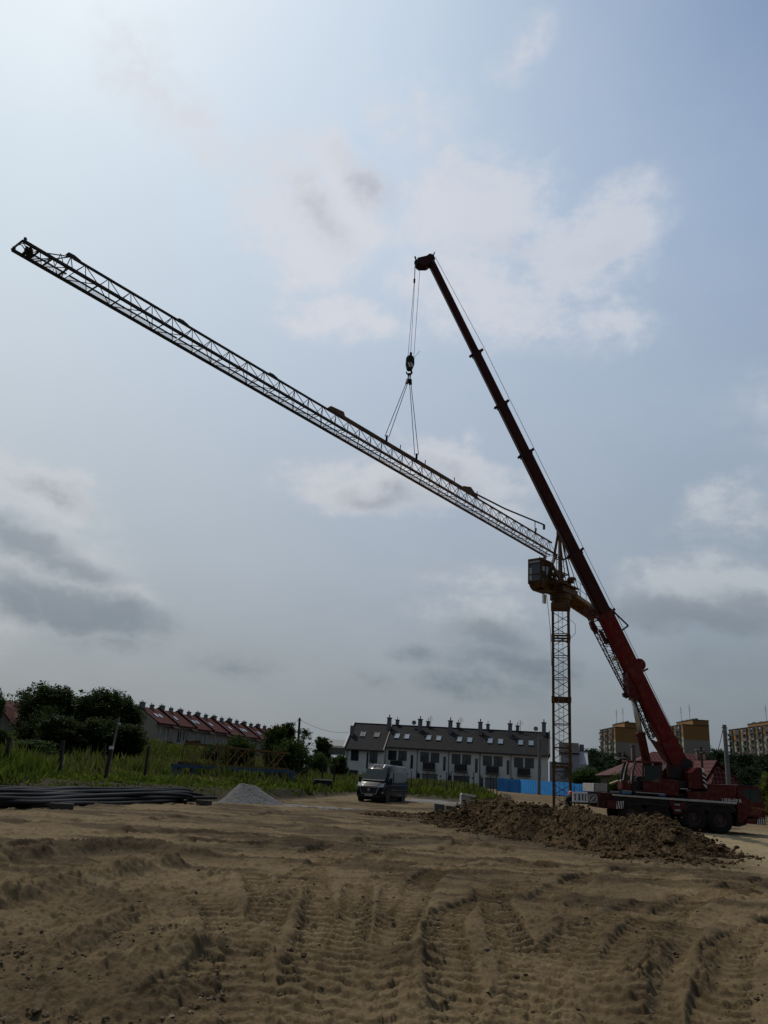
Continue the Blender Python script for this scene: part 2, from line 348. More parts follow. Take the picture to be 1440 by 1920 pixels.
def pix_path(P, step=.04):
    pts = np.array([at_z(a, b, 0)[:2] for a, b in P]); out = [pts[0]]
    # Catmull-Rom through the points
    Q = np.vstack([2*pts[0]-pts[1], pts, 2*pts[-1]-pts[-2]])
    for i in range(1, len(Q)-2):
        n = max(3, int(np.linalg.norm(Q[i+1]-Q[i])/step)); t = np.linspace(0, 1, n, endpoint=False)[:, None]
        out.append(.5*(2*Q[i]+(Q[i+1]-Q[i-1])*t+(2*Q[i-1]-5*Q[i]+4*Q[i+1]-Q[i+2])*t*t+(3*Q[i]-Q[i-1]-3*Q[i+1]+Q[i+2])*t**3))
    return np.vstack(out[1:])
def near_path(path, X, Y, reach):
    """signed distance and length along for the points within reach of the path"""
    lo = path.min(0)-reach; hi = path.max(0)+reach
    idx = np.nonzero((X > lo[0]) & (X < hi[0]) & (Y > lo[1]) & (Y < hi[1]))[0]
    if len(idx) == 0: return idx, None, None
    sub = path[::max(1, len(path)//160)]; seg = np.linalg.norm(np.diff(sub, axis=0), axis=1); sl_ = np.concatenate([[0], np.cumsum(seg)])
    d = np.full(len(idx), 1e9); sd = np.zeros(len(idx)); al = np.zeros(len(idx)); x = X[idx]; y = Y[idx]
    for i in range(len(sub)-1):
        a = sub[i]; v = sub[i+1]-a; l = seg[i]+1e-9; v = v/l
        t = np.clip((x-a[0])*v[0]+(y-a[1])*v[1], 0, l); ex = x-a[0]-v[0]*t; ey = y-a[1]-v[1]*t; q = np.hypot(ex, ey); m_ = q < d
        d[m_] = q[m_]; al[m_] = (sl_[i]+t)[m_]; sd[m_] = (np.sign(v[0]*ey-v[1]*ex)*q)[m_]
    k = d < reach
    return idx[k], sd[k], al[k]
print('terrain')
fine = np.radians(np.linspace(-34, 34, 860)); coarse = np.radians(np.concatenate([np.linspace(-180, -34, 60)[:-1], np.linspace(34, 180, 60)[1:-1]]))
ang = np.sort(np.concatenate([fine, coarse])); na = len(ang)
rad = np.concatenate([[.02], np.linspace(.6, 4, 12), np.geomspace(4.2, 22, 620), np.geomspace(22.2, 60, 220), np.geomspace(61, 140, 60), np.geomspace(150, 4000, 24)]); nr = len(rad)
RR, AA = np.meshgrid(rad, ang, indexing='ij'); X = (RR*np.sin(AA)).ravel(); Y = (RR*np.cos(AA)).ravel()
Z = base_h(X, Y); rr_ = np.hypot(X, Y)
nearf = 1-sstep(60, 130, rr_); e_ = edge(X); onsite = 1-sstep(-2, 1.5, Y-e_)
rough = nearf*(.35+.65*onsite)
warp = fbm(X*.25, Y*.25, 3, 40)*1.5
lump = fbm(X*.45+warp, Y*.45, 4, 1); mid = fbm(X*1.7, Y*1.7, 4, 2); small = fbm(X*6.5, Y*6.5, 3, 3); tiny = fbm(X*21, Y*21, 2, 4)
leftmess = sstep(1.0, -3.5, X+.06*Y)*(1-sstep(11, 17, rr_))
streak = fbm(X*.35+Y*.05, Y*1.6-X*.1, 3, 31)*sstep(11, 17, rr_)*(1-sstep(50, 70, rr_))
D = rough*(lump*.05 + mid*.045*(1+1.6*leftmess) + (np.abs(small)*2-.3)*.016*(1+1.2*leftmess) + (np.abs(tiny)*2-.3)*.007 + streak*.12 + .022*(np.abs(fbm(X*1.1+.3*lump, Y*3.2, 4, 35))*2-.3)*(1-.5*leftmess))
moist = np.clip(.5+lump*1.1+fbm(X*.13, Y*.13, 3, 8)*1.2, 0, 1)*.55 + .55*sstep(.02, .22, streak) + .34*leftmess*np.clip(.6+1.2*fbm(X*.9, Y*1.4, 3, 19), 0, 1.3)
for P, w, dep, tr, sgn in TRACKS:
    path = pix_path(P); i, sd, al = near_path(path, X, Y, w*1.4)
    if len(i) == 0: continue
    a = np.abs(sd); wob = fbm(al*1.3, al*0+sgn*5, 3, 60)
    dfar = 1+.9*sstep(9, 20, np.hypot(X[i], Y[i])); dep = dep*dfar; tr = tr*dfar
    inside = 1-sstep(w*.42, w*.56, a); fade = sstep(0, .8, al)*(1-sstep(al.max()-.8, al.max(), al))
    berm = np.exp(-((a-w*.68)/(w*.2))**2)*(.6+wob)
    ph = al/.31 + sgn*np.abs(sd)*.9/w
    away = 1.0 if path[-1][1] >= path[0][1] else -1.0
    fr = (ph*away+.16*vnoise(al*4, sd*4, 70)+.25*vnoise(al*.8, al*0, 71)) % 1; tread = sstep(0, .10, fr)*(1-fr)**.8 - .42
    edgew = .55+.45*sstep(.0, w*.45, a)
    D[i] = D[i]*(1-.8*inside*fade) + fade*(-dep*.8*inside*(.8+wob) + dep*.42*berm + tr*2.5*tread*edgew*inside*(.55+1.0*np.clip(vnoise(al*.9, sd*2, 77)+.4, 0, 1)))
    moist[i] = np.clip(moist[i]+.10*inside*fade*(tread < 0)+.06*berm*fade, 0, 1)
for P, h, w in RIDGES:
    path = pix_path(P); i, sd, al = near_path(path, X, Y, w*2.6)
    if len(i) == 0: continue
    nb = fbm(X[i]*1.9, Y[i]*1.9, 4, 21); fade = sstep(-.1, .7, al)*(1-sstep(al.max()-.7, al.max()+.1, al))
    sda = np.where(sd < 0, sd*2.1, sd*.9); prof = np.exp(-np.abs(sda/w+.28*nb)**2.2)
    c, rid = cell(X[i]*9, Y[i]*9, 4)
    D[i] += fade*(h*.75*prof*(.95+.55*nb) + prof*.05*np.clip(.55-c, 0, 1)*2*(rid > .35))
    moist[i] = np.clip(moist[i] + .22*prof*fade*(.7+nb), 0, 1)
fpath = np.vstack([np.linspace(at_z(a[0], a[1], 0)[:2], at_z(b_[0], b_[1], 0)[:2], 30) for a, b_ in zip(FOOT[:-1], FOOT[1:])])
i, sd, al = near_path(fpath, X, Y, 3.0); nb = fbm(X[i]*1.3, Y[i]*1.3, 4, 61)
moist[i] = np.clip(moist[i] + .75*np.exp(-(np.clip(-sd, -9, 9)*np.where(sd < 0, .75, 0)+np.abs(nb)*.6)**2)*(nb > -.35), 0, 1)
# crumbs of earth standing on the surface
nr_i = np.nonzero((rr_ < 34) & (rr_ > 4))[0]
D[nr_i] += .003*vnoise(X[nr_i]*47, Y[nr_i]*47, 88)*(1-sstep(12, 20, rr_[nr_i]))
for sc, amp, th in ((9, .022, .80), (16, .016, .66), (5, .035, .93), (30, .009, .6)):
    c, rid = cell(X[nr_i]*sc, Y[nr_i]*sc, int(sc)); k = np.clip(vnoise(X[nr_i]*.7, Y[nr_i]*.7, 55)+.5+.5*leftmess[nr_i], 0, 1)
    D[nr_i] += amp*np.sqrt(np.clip(1-(c*2.6)**2, 0, 1))*(rid > th-.25*(k-.5))
Z = Z + D
# dark dug earth face along the foot of the grass bank
face = np.exp(-((Y-e_+.2)/1.6)**2)*(X < 13.5)
Z += nearf*face*(.18*fbm(X*1.1, Y*1.1, 4, 91)+.05)
grassm = sstep(-.3, 1.6, Y-e_+1.2*fbm(X*.8, Y*.8, 3, 12))
grassm = np.where(X > 12.2, sstep(112, 120, Y), grassm)
moist = np.clip(moist+.75*face, 0, 1)
grassm = np.maximum(grassm, np.clip(face*1.25+fbm(X*1.2, Y*1.2, 3, 44)*.6*(face > .1), 0, .9))
gravel = np.exp(-(((X-5.2)/3.2)**2+((Y-63.5)/3.0)**2)**2)*.62 + np.exp(-(((X+3.2)/3.0)**2+((Y-45)/2.2)**2)**2)*.7
gravel = np.clip(gravel+fbm(X*1.5, Y*1.5, 3, 66)*.5*(gravel > .05), 0, 1)
pale = sstep(9, 13, X-.12*Y+3)*(1-sstep(40, 60, Y))
colr = np.stack([grassm, moist, gravel, pale], 1)
ii = np.arange(nr-1)[:, None]*na; jj = np.arange(na)[None, :]; j2 = (jj+1) % na
Q = np.stack([ii+jj, ii+j2, ii+na+j2, ii+na+jj], -1).reshape(-1, 4)[:, ::-1]
def ground_mat():
    M = bpy.data.materials.new('site earth'); M.use_nodes = True; t = M.node_tree; n = t.nodes; l = t.links; b = n['Principled BSDF']
    b.inputs['Roughness'].default_value = .95; b.inputs['Specular IOR Level'].default_value = .12
    at = n.new('ShaderNodeAttribute'); at.attribute_name = 'mask'; sp = n.new('ShaderNodeSeparateColor'); l.new(at.outputs['Color'], sp.inputs[0])
    ob = n.new('ShaderNodeTexCoord')
    def nz(s, d=8, r=.65):
        q = n.new('ShaderNodeTexNoise'); q.inputs['Scale'].default_value = s; q.inputs['Detail'].default_value = d; q.inputs['Roughness'].default_value = r; l.new(ob.outputs['Object'], q.inputs['Vector']); return q.outputs[0]
    def mx(f, a, c):
        q = n.new('ShaderNodeMix'); q.data_type = 'RGBA'
        if isinstance(f, float): q.inputs[0].default_value = f
        else: l.new(f, q.inputs[0])
        for i, v in ((6, a), (7, c)):
            if isinstance(v, tuple): q.inputs[i].default_value = v+(1,)
            else: l.new(v, q.inputs[i])
        return q.outputs[2]
    def mr(x, a, c, o1=0., o2=1.):
        q = n.new('ShaderNodeMapRange'); l.new(x, q.inputs[0])
        for i, v in zip((1, 2, 3, 4), (a, c, o1, o2)): q.inputs[i].default_value = v
        return q.outputs[0]
    def ma(op, a, c):
        q = n.new('ShaderNodeMath'); q.operation = op
        for i, v in enumerate((a, c)):
            if isinstance(v, float): q.inputs[i].default_value = v
            else: l.new(v, q.inputs[i])
        return q.outputs[0]
    n1, n2, n3 = nz(.9), nz(5.5), nz(38, 6)
    dry = mx(mr(n2, .35, .65), (.116, .082, .041), (.184, .135, .072))
    dry = mx(mr(n3, .5, .75), dry, (.105, .073, .034))
    damp = mx(mr(n2, .35, .65), (.045, .031, .016), (.082, .056, .028))
    f = mr(ma('ADD', sp.outputs[1], ma('ADD', ma('MULTIPLY', ma('SUBTRACT', n1, .5), .9), ma('MULTIPLY', ma('SUBTRACT', n2, .5), .7))), .30, .85)
    c = mx(f, dry, damp)
    c = mx(mr(at.outputs['Alpha'], 0., 1., 0., .75), c, (.30, .235, .135))
    gr = mx(mr(n3, .4, .62), (.10, .10, .097), (.24, .235, .22))
    c = mx(mr(ma('ADD', sp.outputs[2], ma('MULTIPLY', ma('SUBTRACT', n2, .5), .5)), .35, .6), c, gr)
    soil = mx(mr(n2, .4, .6), (.022, .018, .010), (.045, .036, .020))
    c = mx(sp.outputs[0], c, soil)
    l.new(c, b.inputs['Base Color'])
    bp = n.new('ShaderNodeBump'); bp.inputs['Strength'].default_value = .7; bp.inputs['Distance'].default_value = .03
    l.new(ma('ADD', ma('MULTIPLY', nz(14, 8, .7), 1.0), ma('MULTIPLY', nz(60, 6, .7), .45)), bp.inputs['Height']); l.new(bp.outputs[0], b.inputs['Normal'])
    return M
gm = ground_mat()
go = fast_mesh('ground', np.stack([X, Y, Z], 1), Q, gm, True, colr); go['kind'] = 'structure'
# ---------------------------------------------------------------- heap of dug earth
def heap_mat(name, c1_, c2_, c3_, s=2.0):
    M = bpy.data.materials.new(name); M.use_nodes = True; t = M.node_tree; n = t.nodes; l = t.links; b = n['Principled BSDF']; b.inputs['Roughness'].default_value = .95; b.inputs['Specular IOR Level'].default_value = .1
    ob = n.new('ShaderNodeTexCoord'); z1 = n.new('ShaderNodeTexNoise'); z1.inputs['Scale'].default_value = s; z1.inputs['Detail'].default_value = 9; z1.inputs['Roughness'].default_value = .7; l.new(ob.outputs['Object'], z1.inputs['Vector'])
    r = n.new('ShaderNodeValToRGB'); l.new(z1.outputs[0], r.inputs[0]); e = r.color_ramp.elements
    e[0].position = .34; e[0].color = c1_+(1,); e[1].position = .70; e[1].color = c3_+(1,); q = e.new(.52); q.color = c2_+(1,)
    l.new(r.outputs[0], b.inputs['Base Color'])
    z2 = n.new('ShaderNodeTexNoise'); z2.inputs['Scale'].default_value = 14; z2.inputs['Detail'].default_value = 8; l.new(ob.outputs['Object'], z2.inputs['Vector'])
    bp = n.new('ShaderNodeBump'); bp.inputs['Strength'].default_value = .8; bp.inputs['Distance'].default_value = .05; l.new(z2.outputs[0], bp.inputs['Height']); l.new(bp.outputs[0], b.inputs['Normal'])
    return M
ICO_V = []; ICO_F = []
def ico():
    import bmesh
    bm = bmesh.new(); bmesh.ops.create_icosphere(bm, subdivisions=2, radius=1.0)
    V = np.array([v.co[:] for v in bm.verts]); Fc = np.array([[v.index for v in f.verts] for f in bm.faces]); bm.free(); return V, Fc
ICO_V, ICO_F = ico()
def clods(n, place, size, seed):
    rng = np.random.default_rng(seed); Vs = []; Fs = []; o = 0
    for i in range(n):
        p = place(rng); s = size(rng); V = ICO_V*(1+.35*rng.standard_normal((len(ICO_V), 1))*.5); V = V*np.array([rng.uniform(.8, 1.3), rng.uniform(.7, 1.2), rng.uniform(.5, .9)])*s
        a = rng.uniform(0, 2*PI); V = np.stack([V[:, 0]*math.cos(a)-V[:, 1]*math.sin(a), V[:, 0]*math.sin(a)+V[:, 1]*math.cos(a), V[:, 2]], 1)+np.array(p)
        Vs.append(V); Fs.append(ICO_F+o); o += len(V)
    return np.vstack(Vs), np.vstack(Fs)
# spine of the heap: front-foot pixels, crest pixels
CREST = [(695, 1524), (785, 1530), (862, 1518), (908, 1488), (985, 1490), (1100, 1505), (1240, 1527), (1375, 1590)]
spine = []
for (fx, fy), (cx, cy) in zip(FOOT, CREST):
    a = at_z(fx, fy, 0); dist = 1.0 if fx < 700 else 2.2 if fx < 800 else 3.2 if fx < 900 else 4.2 if fx < 1200 else 3.4 if fx < 1350 else 1.2
    c = at_y(cx, cy, a[1]+dist); spine.append((a[0], a[1], c[0], c[1], max(.05, c[2])))
sp_ = np.array(spine); tt = np.linspace(0, 1, len(sp_)); ts = np.linspace(0, 1, 900)
SPN = np.stack([np.interp(ts, tt, sp_[:, k]) for k in range(5)], 1)
nu, nv = 900, 330
u = ts; v = np.concatenate([np.linspace(-1.15, 1.0, 220), np.linspace(1.02, 2.4, 110)])
UU, VV = np.meshgrid(np.arange(nu), v, indexing='ij')
fx, fy, cx, cy, ch = (SPN[:, k][:, None] for k in range(5))
# v = -1 .. 0 is the front slope seen, 0..1 crest and back
w_ = VV+1.0
PX = fx+(cx-fx)*w_; PY = fy+(cy-fy)*w_
prof = np.where(VV < 0, np.clip(1+VV, 0, 1)**.85, np.clip(1-VV/1.3, 0, 1)**1.0)
xr, yr = PX.ravel(), PY.ravel()
big = fbm(xr*.35, yr*.35, 3, 5); md = fbm(xr*1.3, yr*1.3, 4, 6)
c1_, r1 = cell(xr*2.3+.3*md, yr*2.3, 7); c2_, r2 = cell(xr*5.2, yr*5.2, 8); c3_, r3 = cell(xr*11, yr*11, 9)
c4_, r4 = cell(xr*21, yr*21, 10)
lmp = .10*np.clip(1-c1_*1.3, 0, 1)*r1 + .12*np.clip(1-c2_*1.25, 0, 1)*r2 + .085*np.clip(1-c3_*1.2, 0, 1)*r3 + .03*np.clip(1-c4_*1.2, 0, 1)*r4 + .05*fbm(xr*5, yr*5, 4, 33)
pr = prof.ravel(); HZ = (ch*prof).ravel()*(1+.35*big) + np.clip(pr*3, 0, 1)*(lmp-.14+.22*md)
mask_end = np.minimum(np.clip((UU/nu)*8, 0, 1), np.clip((1-UU/nu)*14, 0, 1)).ravel()
HZ = HZ*np.clip(mask_end+.15, 0, 1) - .10*(1-np.clip(pr*6, 0, 1)) - .04
ii = np.arange(nu-1)[:, None]*nv; jj = np.arange(nv-1)[None, :]
Qh = np.stack([ii+jj, ii+nv+jj, ii+nv+jj+1, ii+jj+1], -1).reshape(-1, 4)
HV = np.stack([xr, yr, HZ], 1)
EARTH = heap_mat('dug clay earth', (.036, .023, .011), (.074, .047, .022), (.135, .092, .046))
def pc(rng):
    k = rng.integers(20, nu-15); 
    if rng.random() < .12: P = HV[k*nv]; q = abs(rng.normal(0, .7)); return (P[0]+rng.normal(0, .4), P[1]-q, .01)
    if rng.random() < .25: j = rng.integers(0, 25)
    else: j = rng.integers(20, 200)
    P = HV[k*nv+j]; return (P[0]+rng.normal(0, .25), P[1]+rng.normal(0, .25), max(P[2], 0)+.02)
CV, CF = clods(6500, pc, lambda r: float(np.clip(r.lognormal(-3.5, .62), .014, .16)), 5)
allF = np.vstack([np.stack([Qh[:, 0], Qh[:, 1], Qh[:, 2]], 1), np.stack([Qh[:, 0], Qh[:, 2], Qh[:, 3]], 1), CF+len(HV)])
o = fast_mesh('dirt_pile', np.vstack([HV, CV]), allF, EARTH, False)
tag(o, 'long low heap of brown clods of dug earth in front of the red crane truck', 'dirt pile')
# stray clods and stones lying on the site
def pl(rng):
    px = rng.uniform(-60, 1500); py = rng.choice([rng.uniform(1530, 1700), rng.uniform(1650, 1930)]); P = at_z(px, py, 0)
    if rng.random() < .35: P = at_z(rng.uniform(-40, 430), rng.uniform(1700, 1930), 0)
    return (P[0], P[1], .02+.08*float(fbm(np.array([P[0]*.45]), np.array([P[1]*.45]), 2, 1)[0]))
SV, SF = clods(1300, pl, lambda r: float(np.clip(r.lognormal(-4.55, .5), .005, .038)), 9)
o = fast_mesh('loose_stones', SV, SF, heap_mat('loose clods', (.07, .05, .03), (.13, .095, .058), (.24, .2, .15), 3), False); o['kind'] = 'stuff'
# grey gravel heap
n = 130; gx, gy = np.meshgrid(np.linspace(-1, 1, n), np.linspace(-1, 1, n), indexing='ij'); gx = gx.ravel(); gy = gy.ravel()
g0 = at_z(466, 1507, 0); gX = g0[0]+gx*2.2; gY = g0[1]+1.2+gy*2.2
rx_ = np.where(gx < -.22, (gx+.22)*1.75, (gx+.22)*.95)
hh = 1.28*np.clip(1-np.hypot(rx_, gy*1.1), 0, 1)**1.12
hh = np.minimum(hh, .98-.22*np.abs(gx+.22)+.04*fbm(gX*2, gY*2, 2, 4)) + .05*fbm(gX*3, gY*3, 4, 3)*(hh > .02) + .02*fbm(gX*16, gY*16, 2, 3)*(hh > .02) - .05
ii = np.arange(n-1)[:, None]*n; jj = np.arange(n-1)[None, :]; Qg = np.stack([ii+jj, ii+n+jj, ii+n+jj+1, ii+jj+1], -1).reshape(-1, 4)
o = fast_mesh('gravel_pile', np.stack([gX, gY, hh], 1), Qg, heap_mat('grey gravel', (.075, .075, .074), (.125, .124, .12), (.20, .195, .185), 9), True)
tag(o, 'pale grey heap of gravel at the edge of the grass below the yellow lattice', 'gravel pile')
# ---------------------------------------------------------------- grass and weeds
print('grass')
def leaf_mat(name, c1_, c2_, trans=.35, rough=.6, sc=.8):
    M = bpy.data.materials.new(name); M.use_nodes = True; t = M.node_tree; n = t.nodes; l = t.links; b = n['Principled BSDF']; out = n['Material Output']
    b.inputs['Roughness'].default_value = rough; b.inputs['Specular IOR Level'].default_value = .06
    ob = n.new('ShaderNodeTexCoord'); z1 = n.new('ShaderNodeTexNoise'); z1.inputs['Scale'].default_value = sc; z1.inputs['Detail'].default_value = 6; z1.inputs['Roughness'].default_value = .75; l.new(ob.outputs['Object'], z1.inputs['Vector'])
    r = n.new('ShaderNodeValToRGB'); l.new(z1.outputs[0], r.inputs[0]); e = r.color_ramp.elements; e[0].position = .36; e[0].color = c1_+(1,); e[1].position = .64; e[1].color = c2_+(1,)
    l.new(r.outputs[0], b.inputs['Base Color'])
    tr = n.new('ShaderNodeBsdfTranslucent'); l.new(r.outputs[0], tr.inputs[0]); ms = n.new('ShaderNodeMixShader'); ms.inputs[0].default_value = trans
    l.new(b.outputs[0], ms.inputs[1]); l.new(tr.outputs[0], ms.inputs[2]); l.new(ms.outputs[0], out.inputs[0]); return M
rg = np.random.default_rng(3); N_ = 150000
th = np.radians(rg.uniform(-36, 30, N_)); rd = 34+rg.random(N_)**1.35*100
gx = rd*np.sin(th); gy = rd*np.cos(th)
k = (gy > edge(gx)+.4*rg.standard_normal(N_)+.6) & (gx < 11.8) & (rg.random(N_) < np.clip(1.35-(rd-40)/130, .35, 1)); gx = gx[k]; gy = gy[k]; M_ = len(gx)
pat = fbm(gx*.35, gy*.35, 3, 14); back = sstep(3, 16, gy-edge(gx))
hgt = (.18+.28*back+.75*np.clip(pat+.1, 0, 1))*rg.uniform(.6, 1.35, M_)*(1+.3*(gx < -6))
wd = .035+.05*rg.random(M_)+.0006*gy
a1 = rg.uniform(0, PI, M_); lx = rg.normal(0, .28, M_)*hgt; ly = rg.normal(0, .28, M_)*hgt
hgt = np.where((gx < -16) & (gy < 62), hgt*1.3, hgt)
hgt = np.where((gx > -17) & (gx < -4.5) & (gy < 61), hgt*.5, hgt)
z0 = base_h(gx, gy)-.03
ca, sa = np.cos(a1)*wd, np.sin(a1)*wd
v0 = np.stack([gx-ca, gy-sa, z0], 1); v1 = np.stack([gx+ca, gy+sa, z0], 1); vm = np.stack([gx+.5*lx+ca*.8, gy+.5*ly+sa*.8, z0+.62*hgt], 1); vt = np.stack([gx+lx, gy+ly, z0+hgt], 1)
GV = np.stack([v0, v1, vm, vt], 1).reshape(-1, 3); b4 = np.arange(M_)*4
GQ = np.stack([b4, b4+1, b4+2, b4+3], 1)
dryk = (back > .55) & (rg.random(M_) < .35)
for nm, sel, mt in (('grass', ~dryk, leaf_mat('meadow grass', (.042, .066, .009), (.112, .142, .022), .5, .8, .35)), ('dry_grass', dryk, leaf_mat('dry meadow grass', (.085, .082, .028), (.15, .135, .055), .45, .8, .4))):
    s4 = np.repeat(sel, 4); o = fast_mesh(nm, GV[s4], np.arange(sel.sum()*4).reshape(-1, 4), mt, False); o['kind'] = 'stuff'
# ---------------------------------------------------------------- the tower crane jib on its slings
print('cranes')
def V3(a): return Vector([float(q) for q in a])
JA = V3(at_d(1030, 1040, 56)); JB = V3(at_d(33, 460, 29.3)); JL = (JB-JA).length; jt = (JB-JA).normalized()
jv = Vector((-jt.y, jt.x, 0)).normalized()
if jv.dot(Vector((-JB.x, -JB.y, 0))) < 0: jv = -jv
jw = jt.cross(jv).normalized()
if jw.z < 0: jw = -jw
def J(s, a, h): return JA + jt*s + jv*a + jw*h
_ss = np.linspace(-3, JL+1, 2000); _sx = np.array([proj(J(s, 0, .3))[0] for s in _ss])
def js(px): return float(np.interp(-px, -_sx, _ss))
HW = .44
def jh(s): return .98-.20*min(1, max(0, s/JL))
GRATE = bpy.data.materials.new('walkway grating'); GRATE.use_nodes = True
_t = GRATE.node_tree; _b = _t.nodes['Principled BSDF']; _b.inputs['Base Color'].default_value = (.30, .33, .34, 1); _b.inputs['Roughness'].default_value = .7; _b.inputs['Alpha'].default_value = .38
jib = thing('crane_jib', 'long dark lattice jib hanging from two slings, sloping down to the yellow tower', 'crane jib', tuple(JA))
jsec = [(-.3, js(882)), (js(882), js(640)), (js(640), js(508)), (js(508), js(338)), (js(338), js(132)), (js(132), JL)]
for si, (s0, s1) in enumerate(jsec):
    mt = JIBT if si < 2 else JIBP
    last = si == 5
    nb = max(2, round((s1-s0)/(.98 if si > 2 else .90))); b = MB(); ds = (s1-s0)/nb
    for a in (-HW, HW): b.beam(J(s0+.001, a, 0), J(s1-.001, a, 0), .11, .10, jw)
    if not last:
        b.beam(J(s0+.001, 0, jh(s0)), J(s1-.001, 0, jh(s1)), .085, .085, jw)
        for k in range(nb):
            sa, sb, sm = s0+k*ds, s0+(k+1)*ds, s0+(k+.5)*ds; t = J(sm, 0, jh(sm))
            for a in (-HW, HW):
                b.tube([J(sa+.04, a, .03), t], .018, 5); b.tube([J(sb-.04, a, .03), t], .018, 5)
            b.tube([J(sa+.02, -HW, 0), J(sa+.02, HW, 0)], .022, 5)
            p, q = (-HW, HW) if k % 2 else (HW, -HW)
            b.tube([J(sa+.03, p, 0), J(sb-.03, q, 0)], .018, 5)
    else:
        hp = jh(s0); pk = J(s0+.1, 0, hp)
        for a in (-HW, HW):
            b.tube([pk, J(js(78), a, .04)], .025, 5); b.tube([J(s0+.08, a, 0), pk], .02, 5); b.tube([J(js(112), a, 0), J(s0+.5, 0, hp*.84)], .016, 5)
            b.beam(J(s1-.05, a, -.02), J(s1-.05, a, .16), .10, .08)
        for px in (36, 54, 68, 92, 122): b.beam(J(js(px), -HW, 0), J(js(px), HW, 0), .055, .06)
        for p0, p1 in ((54, 68), (68, 92), (92, 122)): b.tube([J(js(p0), -HW, 0), J(js(p1), HW, 0)], .02, 5); b.tube([J(js(p0), HW, 0), J(js(p1), -HW, 0)], .016, 5)
    b.build('lattice_section', mt, jib)
    # walkway grating in short panels along the far chord
    g = MB(); np_ = max(2, nb) if not last else 3; e1 = js(66) if last else s1; dd = (e1-s0)/np_
    for k in range(np_): g.add([J(s0+k*dd+.06, -.40, .045), J(s0+(k+1)*dd-.06, -.40, .045), J(s0+(k+1)*dd-.06, -.10, .045), J(s0+k*dd+.06, -.10, .045)], [(0, 1, 2, 3)])
    g.build('walkway', GRATE, jib)
    r = MB(); r.beam(J(s0+.05, -.09, .05), J(e1-.05, -.09, .05), .05, .05); r.build('walkway_edge', mt, jib)
for px in (132, 338, 508):
    s = js(px); h = jh(s); b = MB()
    b.prism([J(s-.40, -.04, h-.03), J(s-.28, -.04, h+.07), J(s+.0, -.04, h+.13), J(s+.24, -.04, h+.11), J(s+.32, -.04, h-.03)], jv*.08)
    b.build('joint_plate', JIBP, jib)
# tie beam lying on the upper chord of the inner sections
s0, s1 = js(884), js(622); b = MB(); b.beam(J(s0, 0, jh(s0)+.11), J(s1, 0, jh(s1)+.10), .11, .13, jw)
b.prism([J(s1-.9, -.06, jh(s1)+.05), J(s1-.7, -.06, jh(s1)+.36), J(s1+.25, -.06, jh(s1)+.26), J(s1+.5, -.06, jh(s1)+.02)], jv*.12)
b.prism([J(s0-.7, -.06, jh(s0)), J(s0-.4, -.06, jh(s0)+.16), J(s0+.25, -.06, jh(s0)+.46), J(s0+1.0, -.06, jh(s0)+.24)], jv*.12)
for px in (748, 795, 850, 893): s = js(px); b.beam(J(s, 0, jh(s)+.1), J(s, 0, jh(s)+.46), .05, .05)
b.build('tie_beam', JIBT, jib)
# folded tie bar sticking out over the jib root, on its prop
p0 = J(js(888), 0, jh(0)+.18); p1 = V3(at_y(1003, 977, 53.2)); p2 = V3(at_y(1020, 984, 53.6)); b = MB()
mid = (p0*.52+p1*.48)-Vector((0, 0, .10)); b.tube([p0, mid, p1, p2], .055, 6); b.beam(p2, p2-Vector((0, 0, .34)), .16, .14); b.build('tie_bar', JIBP, jib)
b = MB(); q = J(js(1003), 0, jh(0)); b.tube([p1, q], .03, 6); b.beam(q+Vector((0, 0, -.1)), q+Vector((.06, 0, .32)), .1, .1); b.build('prop', JIBP, jib)
# trolley and its guard near the tip
b = MB(); s = js(61); b.beam(J(s-.16, -.14, -.02), J(s+.16, -.10, .04), .24, .12); b.beam(J(s-.05, .02, .06), J(s+.22, -.02, .08), .16, .12)
for a in (-.12, .02): b.tube([J(s+.15, a, .06), J(s+.36, a+.10, .12), J(s+.46, a+.14, .05)], .02, 5)
b.tube([J(s+.46, .02, .05), J(s+.46, .16, .05)], .02, 5)
for k in range(3): b.beam(J(s-.1+.1*k, -.26, 0), J(s-.1+.1*k, -.26, -.10), .04, .04)
b.build('trolley', JIBP, jib)
# ---------------------------------------------------------------- tower crane
TX, TY = 12.55, 54.0; trz = -.22
tower = thing('tower_crane', 'yellow tower crane with lattice mast and glazed cab behind the heap of earth', 'tower crane', (TX, TY, 0))
def TW(a, b_, z): c, s = math.cos(trz), math.sin(trz); return Vector((TX+c*a-s*b_, TY+s*a+c*b_, z))
hw = .52; b = MB()
for a in (-hw, hw):
    for c in (-hw, hw): b.beam(TW(a, c, -.3), TW(a, c, 13.4), .17, .17, (math.sin(-trz), math.cos(trz), 0))

